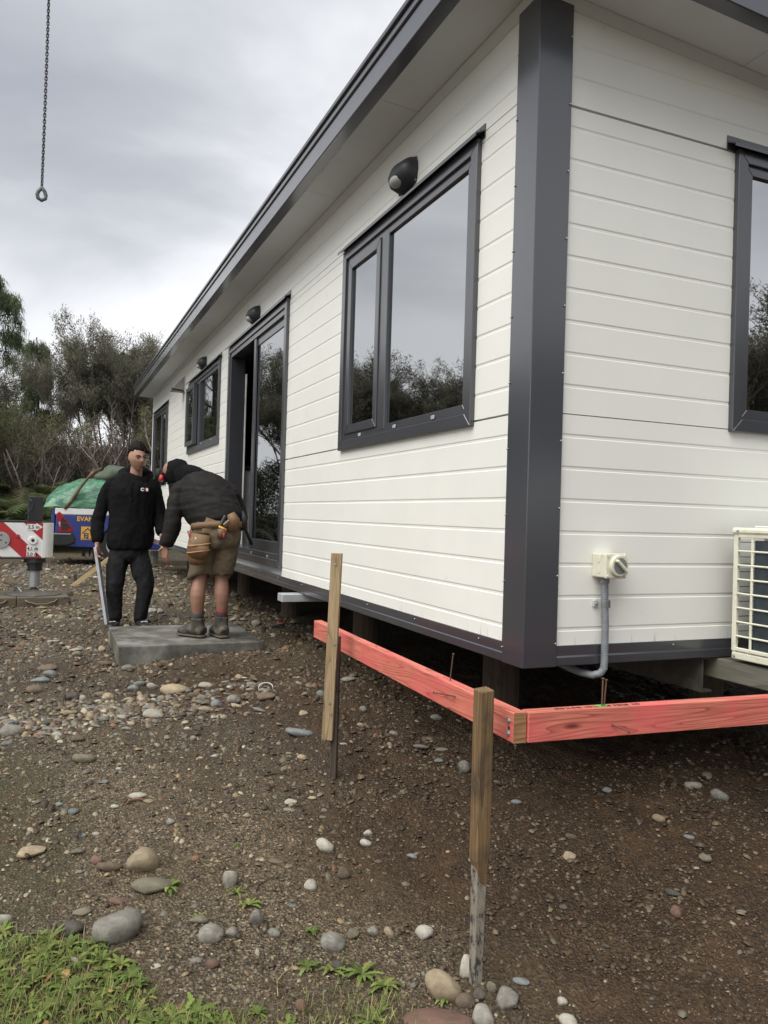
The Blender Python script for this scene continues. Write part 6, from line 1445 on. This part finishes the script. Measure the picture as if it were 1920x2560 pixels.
for i in range(16): p = hcB+Vector((-.095+random.uniform(-.01, .01), -.02+random.uniform(-.05, .05), -.005+random.uniform(-.03, .05))); hB.tube([p, p+Vector((-.025, 0, -.01+random.uniform(-.02, .02))), p+Vector((-.03, 0, -.05))], [.012, .009, .003], 6)
sculpt('hair', hB, .007, hair_m, pB, 1)
em = MB().ellipsoid(hcB+Vector((-.108, -.055, -.045)), (.022, .038, .036), 16, 12).build('ear_muff', M['red'], pB, smooth=True); MB().ellipsoid(hcB+Vector((-.098, -.050, -.072)), (.025, .040, .026), 14, 10).build('cushion', M['blackplastic'], em, smooth=True)
st = PB()
st.tube([B_(533, 1302, -.01), B_(533, 1322, -.02), B_(532, 1345, -.03), B_(531, 1362, -.02)], [(.172, .130), (.186, .142), (.190, .145), (.16, .12)], 22, up=(1, 0, 0))
for lg in (lL, lR): st.tube([lg[0]+Vector((0, 0, .02)), lg[0], lg[1], lg[2]+Vector((0, 0, .035)), lg[2]+Vector((0, 0, .018))], [.092, .100, .098, .094, .092], 18)
sculpt('shorts', st, .009, short_m, pB, 4, [(.010, 9), (.004, 24)], (1, 1, 1.0), 9)
for lg, tw_ in ((lL, -1.0), (lR, -.45)):
    P0 = lg[-1]; sk_ = MB().tube([P0+Vector((0, 0, .045)), P0+Vector((0, 0, -.05))], [.046, .047], 14).build('sock', sock_m, pB, smooth=True)
    if tw_ > -.9: MB().tube([P0+Vector((0, 0, .015)), P0+Vector((0, 0, .028))], .048, 14).build('band', M['red'], sk_)
    bt = PB(); ft = Vector((tw_*.85, .75 if tw_ < -.9 else 1.0, 0)).normalized(); gz_ = P0.z
    bt.tube([P0+Vector((0, 0, -.022)), P0+Vector((0, 0, -.05)), P0+Vector((0, 0, -.10))], [(.057, .057), (.052, .052), (.054, .054)], 14)
    bt.tube([Vector((P0.x, P0.y, .045))-ft*.065, Vector((P0.x, P0.y, .058))-ft*.03, Vector((P0.x, P0.y, .062))+ft*.05, Vector((P0.x, P0.y, .045))+ft*.14, Vector((P0.x, P0.y, .036))+ft*.19], [(.040, .035), (.052, .050), (.054, .048), (.052, .036), (.034, .026)], 16, up=ft.cross(Vector((0, 0, 1))))
    bo_ = sculpt('boot', bt, .008, boot_m, pB, 2, [(.003, 30)], (1, 1, 1), 3)
    so_ = MB().tube([Vector((P0.x, P0.y, .013))-ft*.075, Vector((P0.x, P0.y, .013))-ft*.05, Vector((P0.x, P0.y, .013))+ft*.05, Vector((P0.x, P0.y, .013))+ft*.15, Vector((P0.x, P0.y, .015))+ft*.205], [(.030, .0125), (.048, .0125), (.052, .0125), (.053, .0125), (.028, .0125)], 14, up=ft.cross(Vector((0, 0, 1)))).build('sole', plain('muddy_sole', (.09, .075, .055), .9, var=.3), bo_, smooth=True)
# tool belt: pouches are leather shells, tools are their own things
tb_ = empty('tool_belt', pB.location); tb_.rotation_euler = pB.rotation_euler; tag(tb_, 'tan leather tool belt with hanging pouches around the bending man', 'tool belt')
def shell(pts_, rad_, name, mat=leather, smooth=True, n=18, up=(1, 0, 0)): return MB().tube(pts_, rad_, n, up=up).build(name, mat, tb_, smooth=smooth, bevel=0)
shell([B_(534, 1324, -.025), B_(533, 1309, -.02)], [(.209, .167), (.206, .164)], 'belt')
pc_ = [B_(487, 1410, -.14), B_(486, 1400, -.15), B_(489, 1372, -.165), B_(494, 1336, -.165)]
shell(pc_, [(.05, .03), (.075, .05), (.085, .058), (.082, .055)], 'pouch', up=(1, -.3, .1))
shell([B_(487, 1395, -.175), B_(489, 1378, -.19), B_(491, 1362, -.195)], [(.06, .03), (.082, .05), (.085, .055)], 'front_pocket', plain('brown_leather', (.17, .085, .04), .6, var=.3), up=(1, -.3, .1))
for yy, dd in ((1362, -.195), (1378, -.190)): MB().tube([B_(491, yy, dd)+Vector((.087*math.cos(a), -.056*math.sin(a), .012*math.cos(a))) for a in np.linspace(-.3, 3.44, 16)], .005, 6).build('piping', plain('pale_piping', (.36, .22, .10), .6), tb_, smooth=True)
MB().ellipsoid(B_(494, 1335, -.165), (.075, .048, .006), 16, 6).build('pouch_mouth', M['ink'], tb_, smooth=True)
shell([B_(512, 1372, -.13), B_(512, 1330, -.16), B_(522, 1300, -.155)], [(.03, .012), (.05, .014), (.05, .012)], 'belt_loop')
shell([B_(545, 1345, -.19), B_(545, 1322, -.19)], [(.034, .03), (.036, .03)], 'small_pouch', plain('dark_leather', (.11, .055, .03), .6, var=.3), up=(1, 0, 0))
shell([B_(571, 1326, -.15), B_(573, 1300, -.16), B_(565, 1284, -.16)], [(.05, .035), (.05, .04), (.03, .03)], 'hammer_holder', up=(1, 0, 0))
shell([B_(598, 1325, .02), B_(597, 1300, .02), B_(592, 1278, .02)], [(.035, .09), (.038, .10), (.02, .08)], 'side_pouch', M['blk'])
def tool(name, mb, mat, label, cat='tool', smooth=True):
    o = mb.build(name, mat, None, smooth=smooth, loc=pB.location, rot=pB.rotation_euler); tag(o, label, cat); return o
tool('chisel_handle', MB().tube([B_(475, 1352, -.17), B_(467, 1328, -.17)], [.014, .016], 10), plain('red_brown_handle', (.22, .06, .04), .4), 'red brown tool handle sticking out of the leather pouch')
tool('pencil', MB().tube([B_(490, 1360, -.21), B_(483, 1344, -.21)], .006, 6), plain('lime_plastic', (.45, .55, .06), .4), 'lime green marker standing in the leather pouch', 'marker')
sq = tool('tape_square', MB().tube([B_(537, 1316, -.20), B_(556, 1325, -.20)], .010, 6), M['yellow'], 'yellow and black trimming tool hooked on the back of the belt'); MB().tube([B_(541, 1313, -.20), B_(552, 1290, -.19)], .014, 8).build('handle', M['blackplastic'], sq); MB().tube([B_(548, 1312, -.205), B_(561, 1300, -.2)], .004, 6).build('blade', M['galv'], sq)
tool('red_marker', MB().tube([B_(549, 1345, -.21), B_(549, 1332, -.21)], .009, 8), plain('crimson_plastic', (.5, .04, .07), .4), 'small crimson marker in the small belt pouch', 'marker')
hm_ = tool('hammer', MB().tube([B_(598, 1310, .03), B_(604, 1322, .06), B_(622, 1362, .14)], [.011, .012, .015], 10), plain('navy_grip', (.02, .03, .04), .5), 'dark hammer handle slanting out from the right side of the belt')
tool('tape_ribbon', MB().tube([B_(586, 1374, .08), B_(577, 1410, .08), B_(567, 1448, .08)], [(.010, .002)]*3, 6, up=(1, 0, 0)), plain('lime_tape', (.48, .60, .05), .5), 'bright lime tape measure blade hanging beside the bending man', 'tape')
